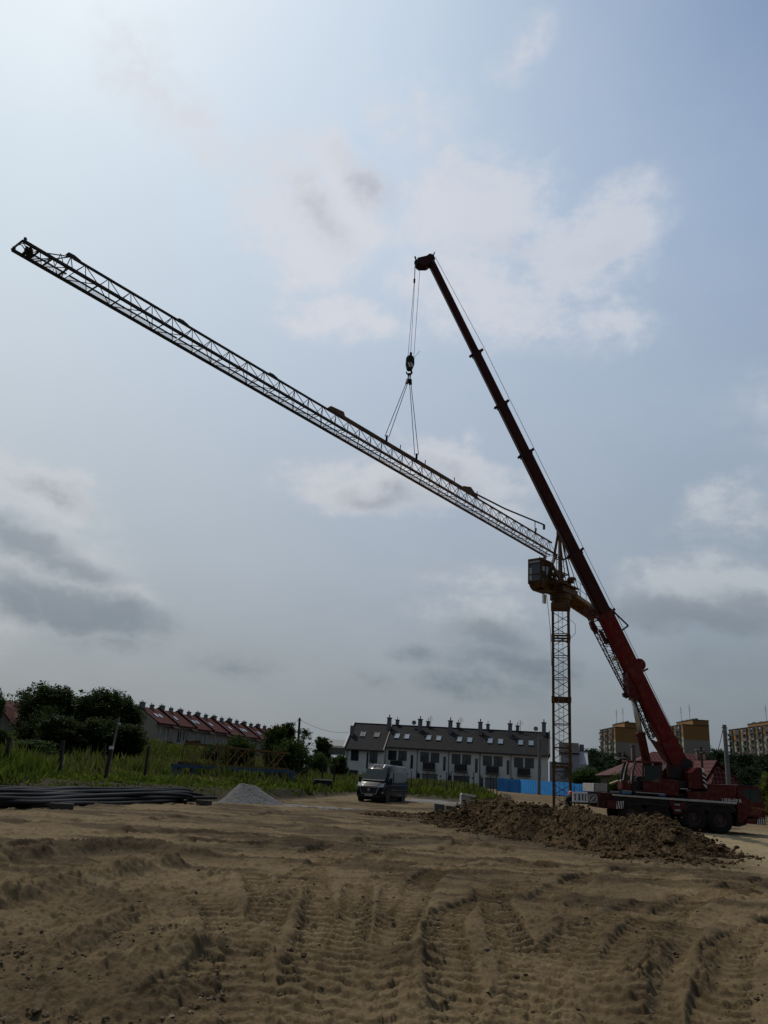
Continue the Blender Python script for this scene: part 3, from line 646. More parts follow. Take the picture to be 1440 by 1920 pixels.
for a in (-hw, hw):
    for c in (-hw, hw):
        q = MB(); q.beam(TW(a, c, -.3), TW(a, c, 13.4), .17, .17, TW(0, 1, 0)-TW(0, 0, 0)); q.build('mast_leg', YEL, tower)
b = MB(); bay = .74; z = -.2; k = 0
while z + bay < 13.5:
    for i, (p, q) in enumerate((((-hw, -hw), (hw, -hw)), ((hw, -hw), (hw, hw)), ((hw, hw), (-hw, hw)), ((-hw, hw), (-hw, -hw)))):
        if k % 2: p, q = q, p
        b.beam(TW(*p, z+.05), TW(*q, z+bay-.05), .05, .04)
        if k % 2 == 0 and i < 4: b.beam(TW(*p, z), TW(*q, z), .05, .05)
    z += bay; k += 1
b.build('mast_bracing', YEL, tower)
for z in (3.15, 7.3, 11.4):
    b = MB()
    for a in (-hw, hw):
        for c in (-hw, hw): b.beam(TW(a, c, z-.16), TW(a, c, z+.16), .24, .24, TW(0, 1, 0)-TW(0, 0, 0))
    for sgn in (-1, 1): b.beam(TW(-hw, sgn*hw, z+.1), TW(hw, sgn*hw, z+.1), .1, .1); b.beam(TW(-hw, sgn*hw, z-.1), TW(hw, sgn*hw, z-.1), .1, .1); b.beam(TW(sgn*hw, -hw, z), TW(sgn*hw, hw, z), .09, .1)
    b.build('mast_joint', YEL, tower)
b = MB()
for a in (-.16, .14): b.tube([TW(a, .1, 0), TW(a, .1, 13.3)], .018, 5)
for k in range(44): b.tube([TW(-.16, .1, .3*k+.2), TW(.14, .1, .3*k+.2)], .010, 4)
b.build('ladder', GREYS, tower)
th_ = Vector((jt.x, jt.y, 0)).normalized(); vh_ = jv
def TS(f, a, z): return Vector((TX, TY, z)) + th_*f + vh_*a      # f towards the jib tip
b = MB(); b.box(tuple(TW(0, 0, 13.55)), (1.30, 1.30, .34), trz); b.lathe((TX, TY, 13.7), [(0, 0), (.60, 0), (.60, .36), (0, .36)], 'z', 24); b.lathe((TX, TY, 14.05), [(.0, 0), (.72, 0), (.72, .36), (.0, .36)], 'z', 28); b.build('slewing_ring', YEL, tower)
b = MB(); b.prism([TS(1.0, -.75, 14.45), TS(1.0, .75, 14.45), TS(-1.1, .75, 14.45), TS(-1.1, -.75, 14.45)], (0, 0, .38))
b.prism([TS(1.6, -.62, 14.86), TS(1.6, .62, 14.86), TS(-.2, .55, 14.86), TS(-.2, -.55, 14.86)], (0, 0, .16)); b.build('turntable', YEL, tower)
# machinery standing on the turntable
b = MB(); rg2 = random.Random(4)
for k in range(16): b.box(tuple(TS(rg2.uniform(-.9, 1.3), rg2.uniform(-.8, .8), 14.95+rg2.uniform(0, .75))), (rg2.uniform(.12, .5), rg2.uniform(.12, .5), rg2.uniform(.1, .42)), rg2.uniform(0, 3))
for k in range(4): b.lathe(tuple(TS(.9-.5*k, -.45+.2*k, 15.2)), [(0, -.25), (.18, -.25), (.2, .2), (0, .2)], 'y', 12)
b.prism([TS(1.45, -.95, 14.90), TS(1.45, .95, 14.90), TS(-1.0, .95, 14.90), TS(-1.0, -.95, 14.90)], (0, 0, .06)); b.beam(TS(.9, -.6, 15.2), TS(-.9, .3, 15.3), .12, .5); b.build('slewing_drive', JIBT, tower)
b = MB()
for a in (-.42, .42):
    b.beam(TS(.35, a, 14.85), TS(1.9, a, 16.1), .14, .16); b.beam(TS(1.9, a, 16.1), JA + jv*a - jt*.2, .16, .2); b.tube([TS(.0, a, 14.9), TS(1.6, a, 16.0)], .05, 6)
    b.tube([TS(1.1, a, 14.9), TS(1.9, a, 16.1)], .05, 6)
b.beam(TS(1.9, -.45, 16.1), TS(1.9, .45, 16.1), .1, .1); b.beam(TS(1.2, -.45, 15.5), TS(1.2, .45, 15.5), .1, .1)
b.build('jib_foot', JIBT, tower)
apex = V3(at_y(1049, 1000, TY)); b = MB()
for f, a, w in ((.75, -.5, .16), (.75, .5, .16), (-.7, -.5, .09), (-.7, .5, .09)): b.beam(TS(f, a, 14.8), apex + th_*(.06 if f > 0 else -.06)+vh_*(a*.15), w, w)
for z in (15.9, 17.0):
    t = (z-14.8)/(apex.z-14.8)
    P = [TS(f*(1-t), a*(1-t), z)+Vector((apex.x-TX, apex.y-TY, 0))*t for f, a in ((.75, -.5), (.75, .5), (-.7, .5), (-.7, -.5))]
    for i in range(4): b.beam(P[i], P[(i+1) % 4], .06, .06)
b.tube([TS(0, -.1, 14.9), apex], .02, 5); b.tube([TS(0, .15, 14.9), apex], .02, 5)
for k in range(11): b.tube([TS(0, -.1, 15.1)+(apex-TS(0, 0, 14.9))*(k*.09), TS(0, .13, 15.1)+(apex-TS(0, 0, 14.9))*(k*.09)], .012, 4)
b.beam(apex-Vector((.2, 0, 0)), apex+Vector((.2, 0, 0)), .2, .3); b.build('tower_head', YEL, tower)
_ca = math.radians(33); cjd = Vector((math.sin(_ca), math.cos(_ca), 0)); cjv = Vector((cjd.y, -cjd.x, 0))
def CJ(f, a, z): return Vector((TX, TY, z)) + cjd*f + cjv*a
b = MB()
for a in (-.66, .66): b.beam(CJ(.5, a, 14.62), CJ(9.2, a, 14.45), .16, .26)
for k in range(11): b.beam(CJ(.8+.8*k, -.66, 14.55), CJ(.8+.8*k, .66, 14.55), .09, .12); b.beam(CJ(.8+.8*k, -.66, 14.55), CJ(1.6+.8*k, .66, 14.55), .06, .06)
b.prism([CJ(.5, -.62, 14.72), CJ(.5, .62, 14.72), CJ(9.2, .62, 14.56), CJ(9.2, -.62, 14.56)], (0, 0, .04)); b.build('counter_jib', YEL2, tower)
b = MB()
for a in (-.70, .70):
    for z in (.5, 1.0): b.tube([CJ(.8, a, 14.7+z), CJ(7.4, a, 14.55+z)], .018, 5)
    for k in range(6): b.tube([CJ(.9+1.25*k, a, 14.65), CJ(.9+1.25*k, a, 15.65)], .018, 5)
for f, a in ((1.7, -.66), (1.2, -.75), (1.7, .66), (1.2, .75), (.7, -.8)):
    b.tube([TS(f, a, 15.2+.3*f), TS(f, a, 16.3+.3*f)], .02, 5); b.tube([TS(f, a, 16.3+.3*f), TS(f-.5, a, 16.15+.3*f)], .02, 5); b.tube([TS(f, a, 15.8+.3*f), TS(f-.5, a, 15.65+.3*f)], .015, 5)
b.build('railing', JIBP, tower)
b = MB(); b.tube([apex, CJ(3, -.5, 14.7)], .03, 5); b.tube([apex, CJ(7, -.5, 14.6)], .03, 5); b.tube([apex, CJ(7, .5, 14.6)], .03, 5); b.build('tie_rod', JIBP, tower)
# driver's cab hung beside the turntable
cc = V3(at_y(1011, 1078, 53.0)); cf, cs = th_, vh_; cw, cdp, chh = .47, .62, 1.06
def CP(f, a, z): return cc + cf*(f*.92) + cs*a + Vector((0, 0, z*.93))
b = MB()
pr_ = [(.62, -.78), (.62, 1.0), (.55, 1.08), (-.85, 1.12), (-.85, -1.10), (.05, -1.16), (.40, -1.02)]
b.prism([CP(f, -cw, z) for f, z in pr_], cs*(2*cw)); cabo = b.build('cab', YEL, tower)
b = MB(); b.prism([CP(.64, -cw+.07, -.55), CP(.64, -cw+.07, .72), CP(.64, cw-.07, .72), CP(.64, cw-.07, -.55)], cf*.012)
b.prism([CP(.5, cw+.012, -.5), CP(.5, cw+.012, .72), CP(.1, cw+.012, .72), CP(.1, cw+.012, -.5)], cs*.012)
b.prism([CP(-.1, cw+.012, -.05), CP(-.1, cw+.012, .6), CP(-.6, cw+.012, .6), CP(-.6, cw+.012, -.05)], cs*.012)
b.prism([CP(.5, -cw-.024, -.5), CP(.5, -cw-.024, .72), CP(-.5, -cw-.024, .72), CP(-.5, -cw-.024, -.5)], cs*.012)
b.build('window', glass('crane cab glass', (.05, .05, .055), .08), cabo)
b = MB(); b.prism([CP(.66, -cw+.05, .74), CP(.66, -cw+.05, .95), CP(.66, cw-.05, .95), CP(.66, cw-.05, .74)], cf*.012); b.prism([CP(.66, -cw+.06, -.5), CP(.66, -cw+.06, .42), CP(.66, -cw+.26, .42), CP(.66, -cw+.26, -.5)], cf*.008)
b.build('sun_blind', mat('pale cab panel', (.40, .43, .45), .5), cabo)
b = MB()
for a in (-cw, cw): b.beam(CP(.68, a, -.78), CP(.68, a, 1.05), .06, .06)
for z in (-.6, -.1, .73): b.beam(CP(.69, -cw, z), CP(.69, cw, z), .05, .05)
for f in (.55, .0, -.7): b.beam(CP(f, cw+.03, -1.0), CP(f, cw+.03, 1.0), .05, .05)
b.beam(CP(.7, -cw, 1.02), CP(.7, cw, 1.02), .09, .1); b.beam(CP(-.85, cw+.03, 1.05), CP(.68, cw+.03, 1.05), .06, .1)
b.build('cab_frame', JIBT, cabo)
b = MB(); b.beam(CP(-.8, .3, -1.22), CP(.3, .3, -1.26), .9, .07); b.build('cab_floor', JIBT, tower)
b = MB(); b.beam(CP(-.9, .1, .9), TS(.2, -.3, 15.6), .14, .14); b.beam(CP(-.9, .1, -.7), TS(.4, -.5, 14.6), .16, .16)
b.build('cab_support', JIBT, tower); b = MB(); b.beam(CP(-.7, .8, -.6), TS(.5, .3, 14.6), .3, .1); b.build('cab_step', JIBT, tower)
b = MB(); b.tube([TS(.85, -.6, 14.4), TW(-.70, -.1, 12), TW(-.62, -.1, 9.5)], .018, 5); b.tube([TW(.62, -.5, 12.6), TW(.95, -.5, 12.3), TW(.98, -.5, 11.7), TW(.62, -.5, 11.3)], .014, 5); b.build('power_cable', WIRE, tower)
b = MB(); b.box(tuple(TS(.95, -.72, 14.0)), (.24, .14, .62), .5); b.build('white_box', WHITEP, tower)
# ---------------------------------------------------------------- telescopic mobile crane
YN = 44.5; YC = YN+1.27
def T5(x, y): return 1060+x/3.7895, 1320+y/3.79
mc = thing('mobile_crane', 'red four-axle telescopic crane truck parked behind the earth heap, boom raised', 'mobile crane', (17, YC, 0))
def poly(pts, d0, off=0.0): return [V3(at_y(*T5(x, y), YN)) + Vector((0, d0, 0)) for x, y in pts]
def part(name, m_, pieces, parent=None, bevel=.02, **k):
    if name in ('cab_window', 'work_light', 'step', 'blue_sign', 'sill', 'side_plate') and len(pieces) > 1:
        return [part(name, m_, [p_], parent, bevel, **k) for p_ in pieces][0]
    b = MB()
    for pts, d0, d1 in pieces: b.prism(poly(pts, d0), (0, d1-d0, 0))
    return b.build(name, m_, parent or mc, bevel=bevel, **k)
part('chassis', BLACK, [([(345, 655), (1215, 700), (1215, 775), (1010, 760), (850, 742), (735, 735), (420, 712), (345, 712)], .10, 2.45), ([(240, 640), (345, 645), (345, 745), (300, 745), (245, 735)], .5, 2.0), ([(340, 640), (720, 668), (720, 690), (340, 660)], .05, 2.5)])
part('side_rail', mat('aluminium rail', (.42, .42, .41), .5, .3, var=.2, dust=.3), [([(338, 640), (880, 676), (1218, 698), (1218, 713), (880, 691), (338, 652)], -.03, .12)], bevel=.01)
part('engine_cover', RED, [([(870, 668), (870, 622), (1010, 620), (1020, 568), (1218, 577), (1218, 694), (880, 672)], .02, 2.5)])
cabm = part('driver_cab', RED, [([(1222, 577), (1370, 588), (1392, 622), (1412, 690), (1424, 760), (1424, 810), (1356, 806), (1300, 802), (1262, 850), (1225, 850), (1222, 700)], .0, 2.5)], bevel=.05)
part('side_window', CABGL, [([(1255, 602), (1368, 610), (1388, 668), (1394, 704), (1330, 700), (1292, 676), (1262, 650)], -.012, .01)], cabm, bevel=0)
part('windscreen', CABGL, [([(1376, 600), (1389, 622), (1409, 690), (1414, 722), (1417, 722), (1412, 690), (1393, 622), (1378, 598)], .15, 2.35)], cabm, bevel=0)
part('roof_edge', BLACK, [([(1222, 572), (1372, 584), (1376, 592), (1222, 579)], -.02, 2.52)], cabm, bevel=.01)
part('door_seam', BLACK, [([(1226, 590), (1230, 590), (1230, 845), (1226, 845)], -.008, .01), ([(1262, 700), (1292, 728), (1320, 770), (1320, 776), (1288, 734), (1260, 706)], -.008, .01), ([(1310, 602), (1316, 603), (1316, 694), (1310, 690)], -.02, .01)], cabm, bevel=0)
part('bumper', RED, [([(1285, 815), (1426, 812), (1424, 862), (1285, 850)], -.03, 2.53)], bevel=.03)
def stripes(name, x0, x1, y0, y1, n, d, parent, lean=1, y1b=None, wide=.5):
    """white board with dark slanting bars, standing proud of its carrier"""
    part(name, WHITEP, [([(x0, y0), (x1, y0), (x1, y1), (x0, y1)], d, d+.015)], parent, bevel=0)
    w = (x1-x0)/n
    ps = []
    for k in range(n): a = x0+k*w; sh = lean*w*.5; ps.append(([(max(x0, min(x1, a+q)), y) for q, y in ((0, y0), (w*wide, y0), (w*wide+sh, y1), (sh, y1))], d-.008, d))
    part('dark_stripe', REDD, ps, parent, bevel=0)
stripes('warning_board', 1362, 1420, 816, 858, 4, -.055, mc)
stripes('hazard_board', 362, 412, 690, 744, 3, -.05, mc)
part('outrigger_box', RED, [([(298, 682), (412, 690), (412, 748), (298, 742)], -.02, 2.5)])
part('rear_frame', REDD, [([(245, 628), (338, 636), (338, 700), (296, 700), (296, 742), (245, 736)], .15, 2.4), ([(330, 660), (345, 660), (345, 720), (330, 720)], .1, .4)])
part('ladder_bracket', RED, [([(735, 692), (862, 700), (826, 782), (770, 782), (768, 760)], .0, .25)], bevel=.01)
part('step', GREYS, [([(772, 708), (810, 710), (810, 722), (772, 720)], -.12, -.004), ([(774, 748), (814, 750), (814, 763), (774, 761)], -.12, -.004)])
part('mudguard', BLACK, [([(840, 742), (860, 712), (920, 700), (1000, 705), (1060, 706), (1160, 712), (1215, 752), (1215, 770), (1150, 728), (1080, 722), (1000, 720), (920, 716), (868, 738), (850, 770)], .0, .6), ([(430, 735), (450, 705), (560, 700), (700, 712), (735, 740), (690, 728), (560, 716), (460, 722)], .0, .6)])
part('fuel_tank', BLACK, [([(1222, 800), (1300, 805), (1296, 858), (1240, 875), (1222, 860)], .1, 2.3)])
RIM = mat('wheel rim', (.045, .02, .02), .6, var=.3, dust=.5)
wr = .70
for i, (wx, wy) in enumerate(((480, 790), (662, 795), (918, 803), (1104, 812))):
    P = at_y(*T5(wx, wy), YN)
    for yy, sg in ((YN+.06, -1), (YN+2.48, 1)):
        b = MB(); c = (P[0], yy if sg < 0 else yy, wr-.03); o_ = .0
        pf = [(.36, 0), (.62, -.02), (.68, .03), (.70, .09), (.70, .34), (.66, .42), (.36, .42)] if sg < 0 else [(.36, -.42), (.66, -.42), (.70, -.36), (.70, -.1), (.66, 0), (.36, 0)]
        b.lathe(c, pf, 'y', 32)
        for k in range(26):
            t = 2*PI*k/26; oy = .2 if sg < 0 else -.2
            b.box((c[0]+.705*math.cos(t), c[1]+oy, c[2]+.705*math.sin(t)), (.07, .36, .05)) if False else None
        wh = thing('wheel', '', '', (c[0], c[1], c[2])); wh.parent = mc; wh.location = Vector(c)-Vector(mc.location); del wh['label']; del wh['category']
        b.build('tyre', RUBBER, wh, smooth=True)
        b = MB(); b.lathe(c, [(0, .10*-sg if sg > 0 else .04), (.11, .04), (.13, .10), (.28, .14), (.34, .05), (.365, .02), (.365, .25)] if sg < 0 else [(0, -.1), (.3, -.1), (.365, -.02), (.365, -.25)], 'y', 24)
        for k in range(8): t = 2*PI*k/8; b.lathe((c[0]+.2*math.cos(t), c[1]+.085*-sg, c[2]+.2*math.sin(t)), [(0, -.03), (.022, -.03), (.022, .03)], 'y', 6) if sg < 0 else None
        b.build('rim', RIM, wh, smooth=False)
# slewing upper works
P = at_y(*T5(700, 655), YN); b = MB(); b.lathe((P[0], YC, 1.52), [(0, 0), (.85, 0), (.85, .22), (0, .22)], 'z', 32); b.build('turntable', BLACK, mc)
part('deck_beam', BLACK, [([(400, 622), (870, 650), (870, 668), (400, 640)], .3, 2.2), ([(820, 600), (880, 600), (880, 660), (820, 655)], .3, 2.2)])
part('upper_frame', REDD, [([(695, 500), (760, 440), (800, 425), (865, 435), (872, 470), (860, 530), (852, 600), (815, 650), (695, 640)], .75, 1.8)])
part('machine_house', RED, [([(692, 530), (812, 540), (812, 655), (692, 645)], .1, 1.0)], bevel=.03)
part('side_plate', BLACK, [([(758, 462), (848, 455), (848, 528), (750, 528)], .55, .74), ([(818, 545), (870, 545), (870, 640), (818, 640)], .3, .8)])
part('boom_bracket', RED, [([(744, 430), (762, 430), (762, 528), (744, 526)], .5, .6)])
part('counterweight', RED, [([(872, 480), (912, 450), (980, 452), (985, 530), (988, 600), (925, 605), (880, 600)], .05, 2.4)], bevel=.03)
part('counterweight_cap', mat('red cap with painted sun', (.34, .05, .04), .5), [([(868, 486), (910, 452), (935, 452), (896, 490)], -.03, .4)])  # brighter red on the slanting edge, sunlight put into its colour
part('hazard_strip', WHITEP, [([(972, 455), (984, 458), (1006, 600), (990, 594), (980, 560)], -.02, .05)], bevel=0)
part('dark_stripe', BLACK, [([(972, 456+30*k), (982, 456+30*k), (1000, 474+30*k), (1000, 490+30*k), (974, 470+30*k)], -.035, -.022) for k in range(1, 5)], bevel=0)
part('tool_box', BLACK, [([(985, 560), (1018, 560), (1018, 620), (985, 615)], .3, 2.2)])
part('blue_sign', mat('blue board', (.05, .14, .38), .5), [([(402, 612), (470, 618), (470, 640), (402, 636)], .0, .06), ([(668, 638), (712, 641), (712, 655), (668, 653)], .0, .06)], bevel=0)
part('sill', GREYS, [([(408, 612), (470, 617), (470, 623), (408, 618)], -.05, .0), ([(500, 622), (705, 637), (705, 643), (500, 630)], -.02, .1)], bevel=0)
part('hydraulic_hose', GREYS, [([(822, 598), (876, 600), (876, 608), (822, 606)], .1, .2)])
# crane operator's cab
oc = part('operator_cab', RED, [([(408, 540), (470, 545), (470, 614), (408, 610)], .05, .9), ([(470, 545), (555, 550), (560, 625), (470, 614)], .5, .9), ([(556, 545), (690, 555), (690, 636), (556, 626)], .05, .9), ([(440, 400), (560, 404), (690, 412), (690, 425), (560, 418), (440, 414)], .03, .95), ([(668, 420), (692, 420), (692, 556), (672, 556)], .05, .95)], bevel=.02)
part('cab_post', mat('pale cab edging', (.40, .30, .28), .5), [([(411, 540), (416, 542), (428, 470), (446, 410), (441, 410), (422, 470)], .03, .10), ([(466, 545), (472, 545), (480, 470), (498, 408), (492, 406), (474, 470)], .02, .10)], oc, bevel=0)
part('door_frame', BLACK, [([(474, 545), (482, 548), (490, 470), (506, 412), (498, 410), (480, 470)], .02, .12), ([(552, 420), (562, 420), (562, 552), (552, 550)], .04, .12), ([(474, 545), (486, 546), (500, 600), (560, 615), (560, 628), (480, 618)], .03, .12)], oc, bevel=0)
part('cab_window', CABGL, [([(566, 432), (664, 436), (680, 462), (676, 520), (640, 540), (566, 548)], .03, .06), ([(420, 530), (440, 440), (450, 415), (486, 415), (474, 470), (468, 538)], .80, .82)], oc, bevel=0)
part('seat', BLACK, [([(520, 520), (546, 515), (552, 560), (556, 600), (505, 600), (510, 570), (525, 565)], .3, .75)], oc)
part('work_light', GREYS, [([(398, 536), (406, 536), (406, 552), (398, 552)], .1, .3), ([(436, 388), (420, 384), (405, 386), (405, 380), (440, 382)], .2, .26), ([(362, 376), (376, 374), (398, 382), (395, 396), (376, 398), (364, 386)], .2, .4)], oc, bevel=.01)
part('open_flap', mat('ochre flap', (.22, .17, .06), .6), [([(328, 562), (386, 540), (392, 546), (340, 574), (330, 572)], .1, .5)], oc)
part('exhaust_pipe', REDD, [([(472, 350), (495, 350), (495, 400), (472, 400)], 1.5, 1.75), ([(482, 325), (488, 325), (488, 350), (482, 350)], 1.55, 1.65)])
# rear load: grey ballast block, slotted plates and a cross-braced tray
part('ballast_block', CONC, [([(212, 563), (310, 568), (310, 627), (212, 624)], .3, 2.6)])
def rearq(pts, m_, name, d=.03, parent=None):   # pieces on the end of the truck
    b = MB()
    for (x0, y0, x1, y1, yy0, yy1) in pts:
        A = at_y(*T5(212, 563), YN+.3)[0]; zt = at_y(*T5(212, y0), YN+.3)[2]; zb = at_y(*T5(212, y1), YN+.3)[2]
        b.box((A-d/2-.004, YN+.3+(yy0+yy1)/2, (zt+zb)/2), (d, yy1-yy0, zt-zb))
    return b.build(name, m_, parent or mc)
rearq([(0, 566, 0, 604, .0, .45), (0, 566, 0, 622, .65, 1.55), (0, 566, 0, 600, 1.75, 2.28)], mat('pale ballast face', (.44, .42, .38), .8, dust=.2), 'ballast_face')
rearq([(0, 604, 0, 624, .0, .45), (0, 601, 0, 620, 1.75, 2.28)], ORANGE, 'orange_panel')
plate = []
for x0, x1 in ((64, 76), (88, 104), (118, 130), (142, 150), (160, 168)): plate.append(([(x0, 626), (x1, 627), (x1, 700), (x0, 696)], .3, .42))
plate += [([(64, 626), (168, 628), (168, 642), (64, 640)], .29, .43), ([(64, 684), (168, 690), (168, 702), (64, 697)], .29, .43)]
part('slotted_plate', mat('pale plastic', (.60, .62, .63), .6, dust=.15), plate, bevel=.01)
part('plate_back', BLACK, [([(66, 630), (168, 632), (168, 698), (66, 692)], .5, .6), ([(90, 700), (250, 705), (250, 720), (100, 712)], .6, 1.9)])
part('braced_tray', GREYS, [([(178, 638), (240, 642), (240, 650), (178, 646)], .3, .36), ([(178, 690), (240, 695), (240, 703), (178, 698)], .3, .36), ([(178, 640), (186, 640), (186, 700), (178, 700)], .3, .36), ([(232, 642), (240, 642), (240, 702), (232, 702)], .3, .36), ([(186, 648), (192, 648), (234, 694), (228, 694)], .31, .35), ([(228, 648), (234, 648), (192, 694), (186, 694)], .312, .352)], bevel=0)
# lettering on the carrier
def text(body, px, py, y, size, m_, name, parent, shear=0.0):
    c = bpy.data.curves.new(name, 'FONT'); c.body = body; c.size = size; c.extrude = .003; c.align_x = 'LEFT'; c.shear = shear
    t = bpy.data.objects.new(name, c); COL.objects.link(t); bpy.context.view_layer.update()
    me = bpy.data.meshes.new_from_object(t.evaluated_get(bpy.context.evaluated_depsgraph_get())); COL.objects.unlink(t); bpy.data.objects.remove(t)
    P = V3(at_y(px, py, y)); off = Vector(parent['_o'])
    for v in me.vertices: x, yy, zz = v.co; v.co = (P.x+x-off.x, P.y-zz-off.y, P.z+yy-off.z)
    o = link(name, me, m_, parent); return o
text('LIEBHERR', *T5(1112, 693), YN-.0, .25, WHITEP, 'lettering', mc)
text('TOMAR', *T5(1318, 756), YN-.006, .24, mat('orange lettering', (.32, .12, .05), .6), 'lettering', mc)
part('lettering_line', mat('ochre lettering', (.20, .10, .03), .6), [([(1320, 764), (1392, 768), (1392, 772), (1320, 768)], -.006, .01), ([(1320, 778), (1386, 782), (1386, 786), (1320, 782)], -.006, .01)], bevel=0)
text('F.S', *T5(444, 562), YN+.044, .18, WHITEP, 'lettering', mc)
# boom
hy = at_d(752, 856, 44.6)[1]
PB = V3(at_y(1279, 1446, YC)); PT = V3(at_y(808, 492, hy+.2)); bd = (PT-PB).normalized(); BL = (PT-PB).length
bn = Vector((0, 1, 0)); bn = (bn-bd*bn.dot(bd)).normalized(); bq = bd.cross(bn).normalized()
if bq.x < 0: bq = -bq                        # bq points to the upper right side of the boom
def Bm(s, a, h): return PB + bd*s + bn*a + bq*h
_bs = np.linspace(0, BL, 800); _by = np.array([proj(Bm(s, 0, 0))[1] for s in _bs])
def bs(py): return float(np.interp(-py, -_by, _bs))
def hull(b, s0, s1, w, h):
    c = .16
    prf = [(-w/2, -h/2+c*h), (-w/2*.72, -h/2), (w/2*.72, -h/2), (w/2, -h/2+c*h), (w/2, h/2-.05), (w/2-.04, h/2), (-w/2+.04, h/2), (-w/2, h/2-.05)]
    b.prism([Bm(s0, a, q) for a, q in prf], bd*(s1-s0))
boom = bpy.data.objects.new('boom', None); COL.objects.link(boom); boom.parent = mc; boom['_o'] = list(PB); boom.location = PB-Vector(mc.location)
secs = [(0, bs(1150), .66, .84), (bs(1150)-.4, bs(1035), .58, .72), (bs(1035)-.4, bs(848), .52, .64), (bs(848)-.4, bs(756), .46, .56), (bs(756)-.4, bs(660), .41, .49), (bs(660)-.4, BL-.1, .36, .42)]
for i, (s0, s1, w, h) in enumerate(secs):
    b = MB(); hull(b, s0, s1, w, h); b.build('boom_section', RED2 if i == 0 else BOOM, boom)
    if i < 5:
        b = MB(); b.prism([Bm(s1-.28, a, q) for a, q in ((-w/2-.015, -h/2-.015), (w/2+.015, -h/2-.015), (w/2+.015, h/2+.015), (-w/2-.015, h/2+.015))], bd*.22)
        b.beam(Bm(s1-.1, 0, h/2), Bm(s1-.02, 0, h/2+.26), .12, .14); b.beam(Bm(s1-.1, 0, -h/2), Bm(s1-.16, 0, -h/2-.20 if i else -h/2), .14, .12) if i else None
        b.build('boom_collar', BOOM if i else RED, boom)
b = MB()
s_ = bs(1145); b.beam(Bm(s_, 0, .42), Bm(s_-1.35, .0, .95), .07, .07); b.beam(Bm(s_-1.35, 0, .95), Bm(s_-1.45, 0, .42), .09, .09); b.build('rope_guide', BLACK, boom)
b = MB(); s_ = bs(1252); b.lathe(tuple(Bm(s_, -.33, .42)), [(0, 0), (.34, 0), (.34, .66), (0, .66)], 'y', 20); b.beam(Bm(s_-.45, 0, .4), Bm(s_-.45, 0, .85), .12, .1); b.build('sheave_housing', RED2, boom)
b = MB(); b.prism([Bm(bs(1255), -.36, -.45), Bm(bs(1290), -.36, -.95), Bm(bs(1305), -.36, -.62), Bm(bs(1300), -.36, -.40)], bn*.72); b.beam(Bm(bs(1300), -.4, -.66), Bm(bs(1300), .4, -.66), .26, .26); b.build('cylinder_bracket', RED, boom)
b = MB(); b.prism([Bm(0, -.42, -.42), Bm(1.4, -.38, -.50), Bm(1.9, -.38, -.42), Bm(1.9, -.38, .42), Bm(-.4, -.42, .42), Bm(-.7, -.42, .05)], bn*.84); b.build('boom_foot', RED2, boom)
b = MB(); b.prism([Bm(bs(1395), -.30, -.40), Bm(bs(1375), -.30, -.78), Bm(bs(1415), -.30, -.62), Bm(bs(1430), -.30, -.42)], bn*.6); b.build('boom_lug', RED, boom)
# head with sheaves
b = MB(); H = lambda px, py: V3(at_y(px, py, PT.y-.28)); b.prism([H(783, 483), (H(800, 479)), H(806, 475), H(813, 477), H(816, 484), H(810, 490), H(800, 497), H(786, 497), H(781, 494)], (0, .56, 0))
b.beam(H(813, 478), H(815, 473), .06, .06); b.beam(H(780, 487), H(778, 481), .08, .08); b.build('boom_head', BOOM, boom)
b = MB()
for k in range(3): b.lathe((H(787, 490).x, PT.y-.2+.16*k, H(787, 490).z), [(0, 0), (.26, 0), (.22, .05), (.26, .1), (0, .1)], 'y', 18)
b.lathe((H(809, 481).x, PT.y-.05, H(809, 481).z), [(0, 0), (.22, 0), (.19, .05), (.22, .1), (0, .1)], 'y', 18); b.beam(H(778, 491), H(784, 496), .3, .12); b.build('head_sheave', BLACK, boom)
# luffing cylinder
q0 = Bm(bs(1300), 0, -.68); q1 = V3(at_y(1214, 1436, YC)); qm = q0.lerp(q1, .52)
b = MB(); b.tube([q0, qm.lerp(q1, .1)], .15, 16); b.build('cylinder_rod', mat('dull chrome', (.50, .48, .44), .35, .5, var=.15), mc, smooth=True)
b = MB(); b.tube([qm, q1], .24, 18); b.tube([qm-(q1-qm).normalized()*.05, qm+(q1-qm).normalized()*.12], .27, 18); b.build('cylinder_barrel', RED, mc)
# folding lattice jib carried along the base section
def lat(b, A, B, w0, w1, n, dirp):
    A, B = V3(A), V3(B); yv = Vector((0, 1, 0)); dp = V3(dirp)
    def P(t, i, j): w = w0+(w1-w0)*t; return A.lerp(B, t)+dp*(w*i)+yv*(.5*w*j)
    for i in (0, 1):
        for j in (-1, 1): b.tube([P(0, i, j), P(1, i, j)], .035, 6)
    for k in range(n):
        t0, t1 = k/n, (k+1)/n
        for j in (-1, 1): b.tube([P(t0, 0, j), P(t1, 1, j)], .018, 5); b.tube([P(t0, 1, j), P(t1, 0, j)] if k % 2 else [P(t1, 1, j), P(t1, 0, j)], .018, 5)
        for i in (0, 1): b.tube([P(t0, i, -1), P(t1, i, 1)], .018, 5); b.tube([P(t1, i, -1), P(t1, i, 1)], .018, 5)
b = MB(); yj = YC-.55
lat(b, at_y(1112, 1176, yj), at_y(1172, 1296, yj), .62, .30, 11, bq); lat(b, at_y(1184, 1303, yj), at_y(1219, 1386, yj), .34, .26, 9, bq)
fj = b.build('folding_jib', REDD, mc)
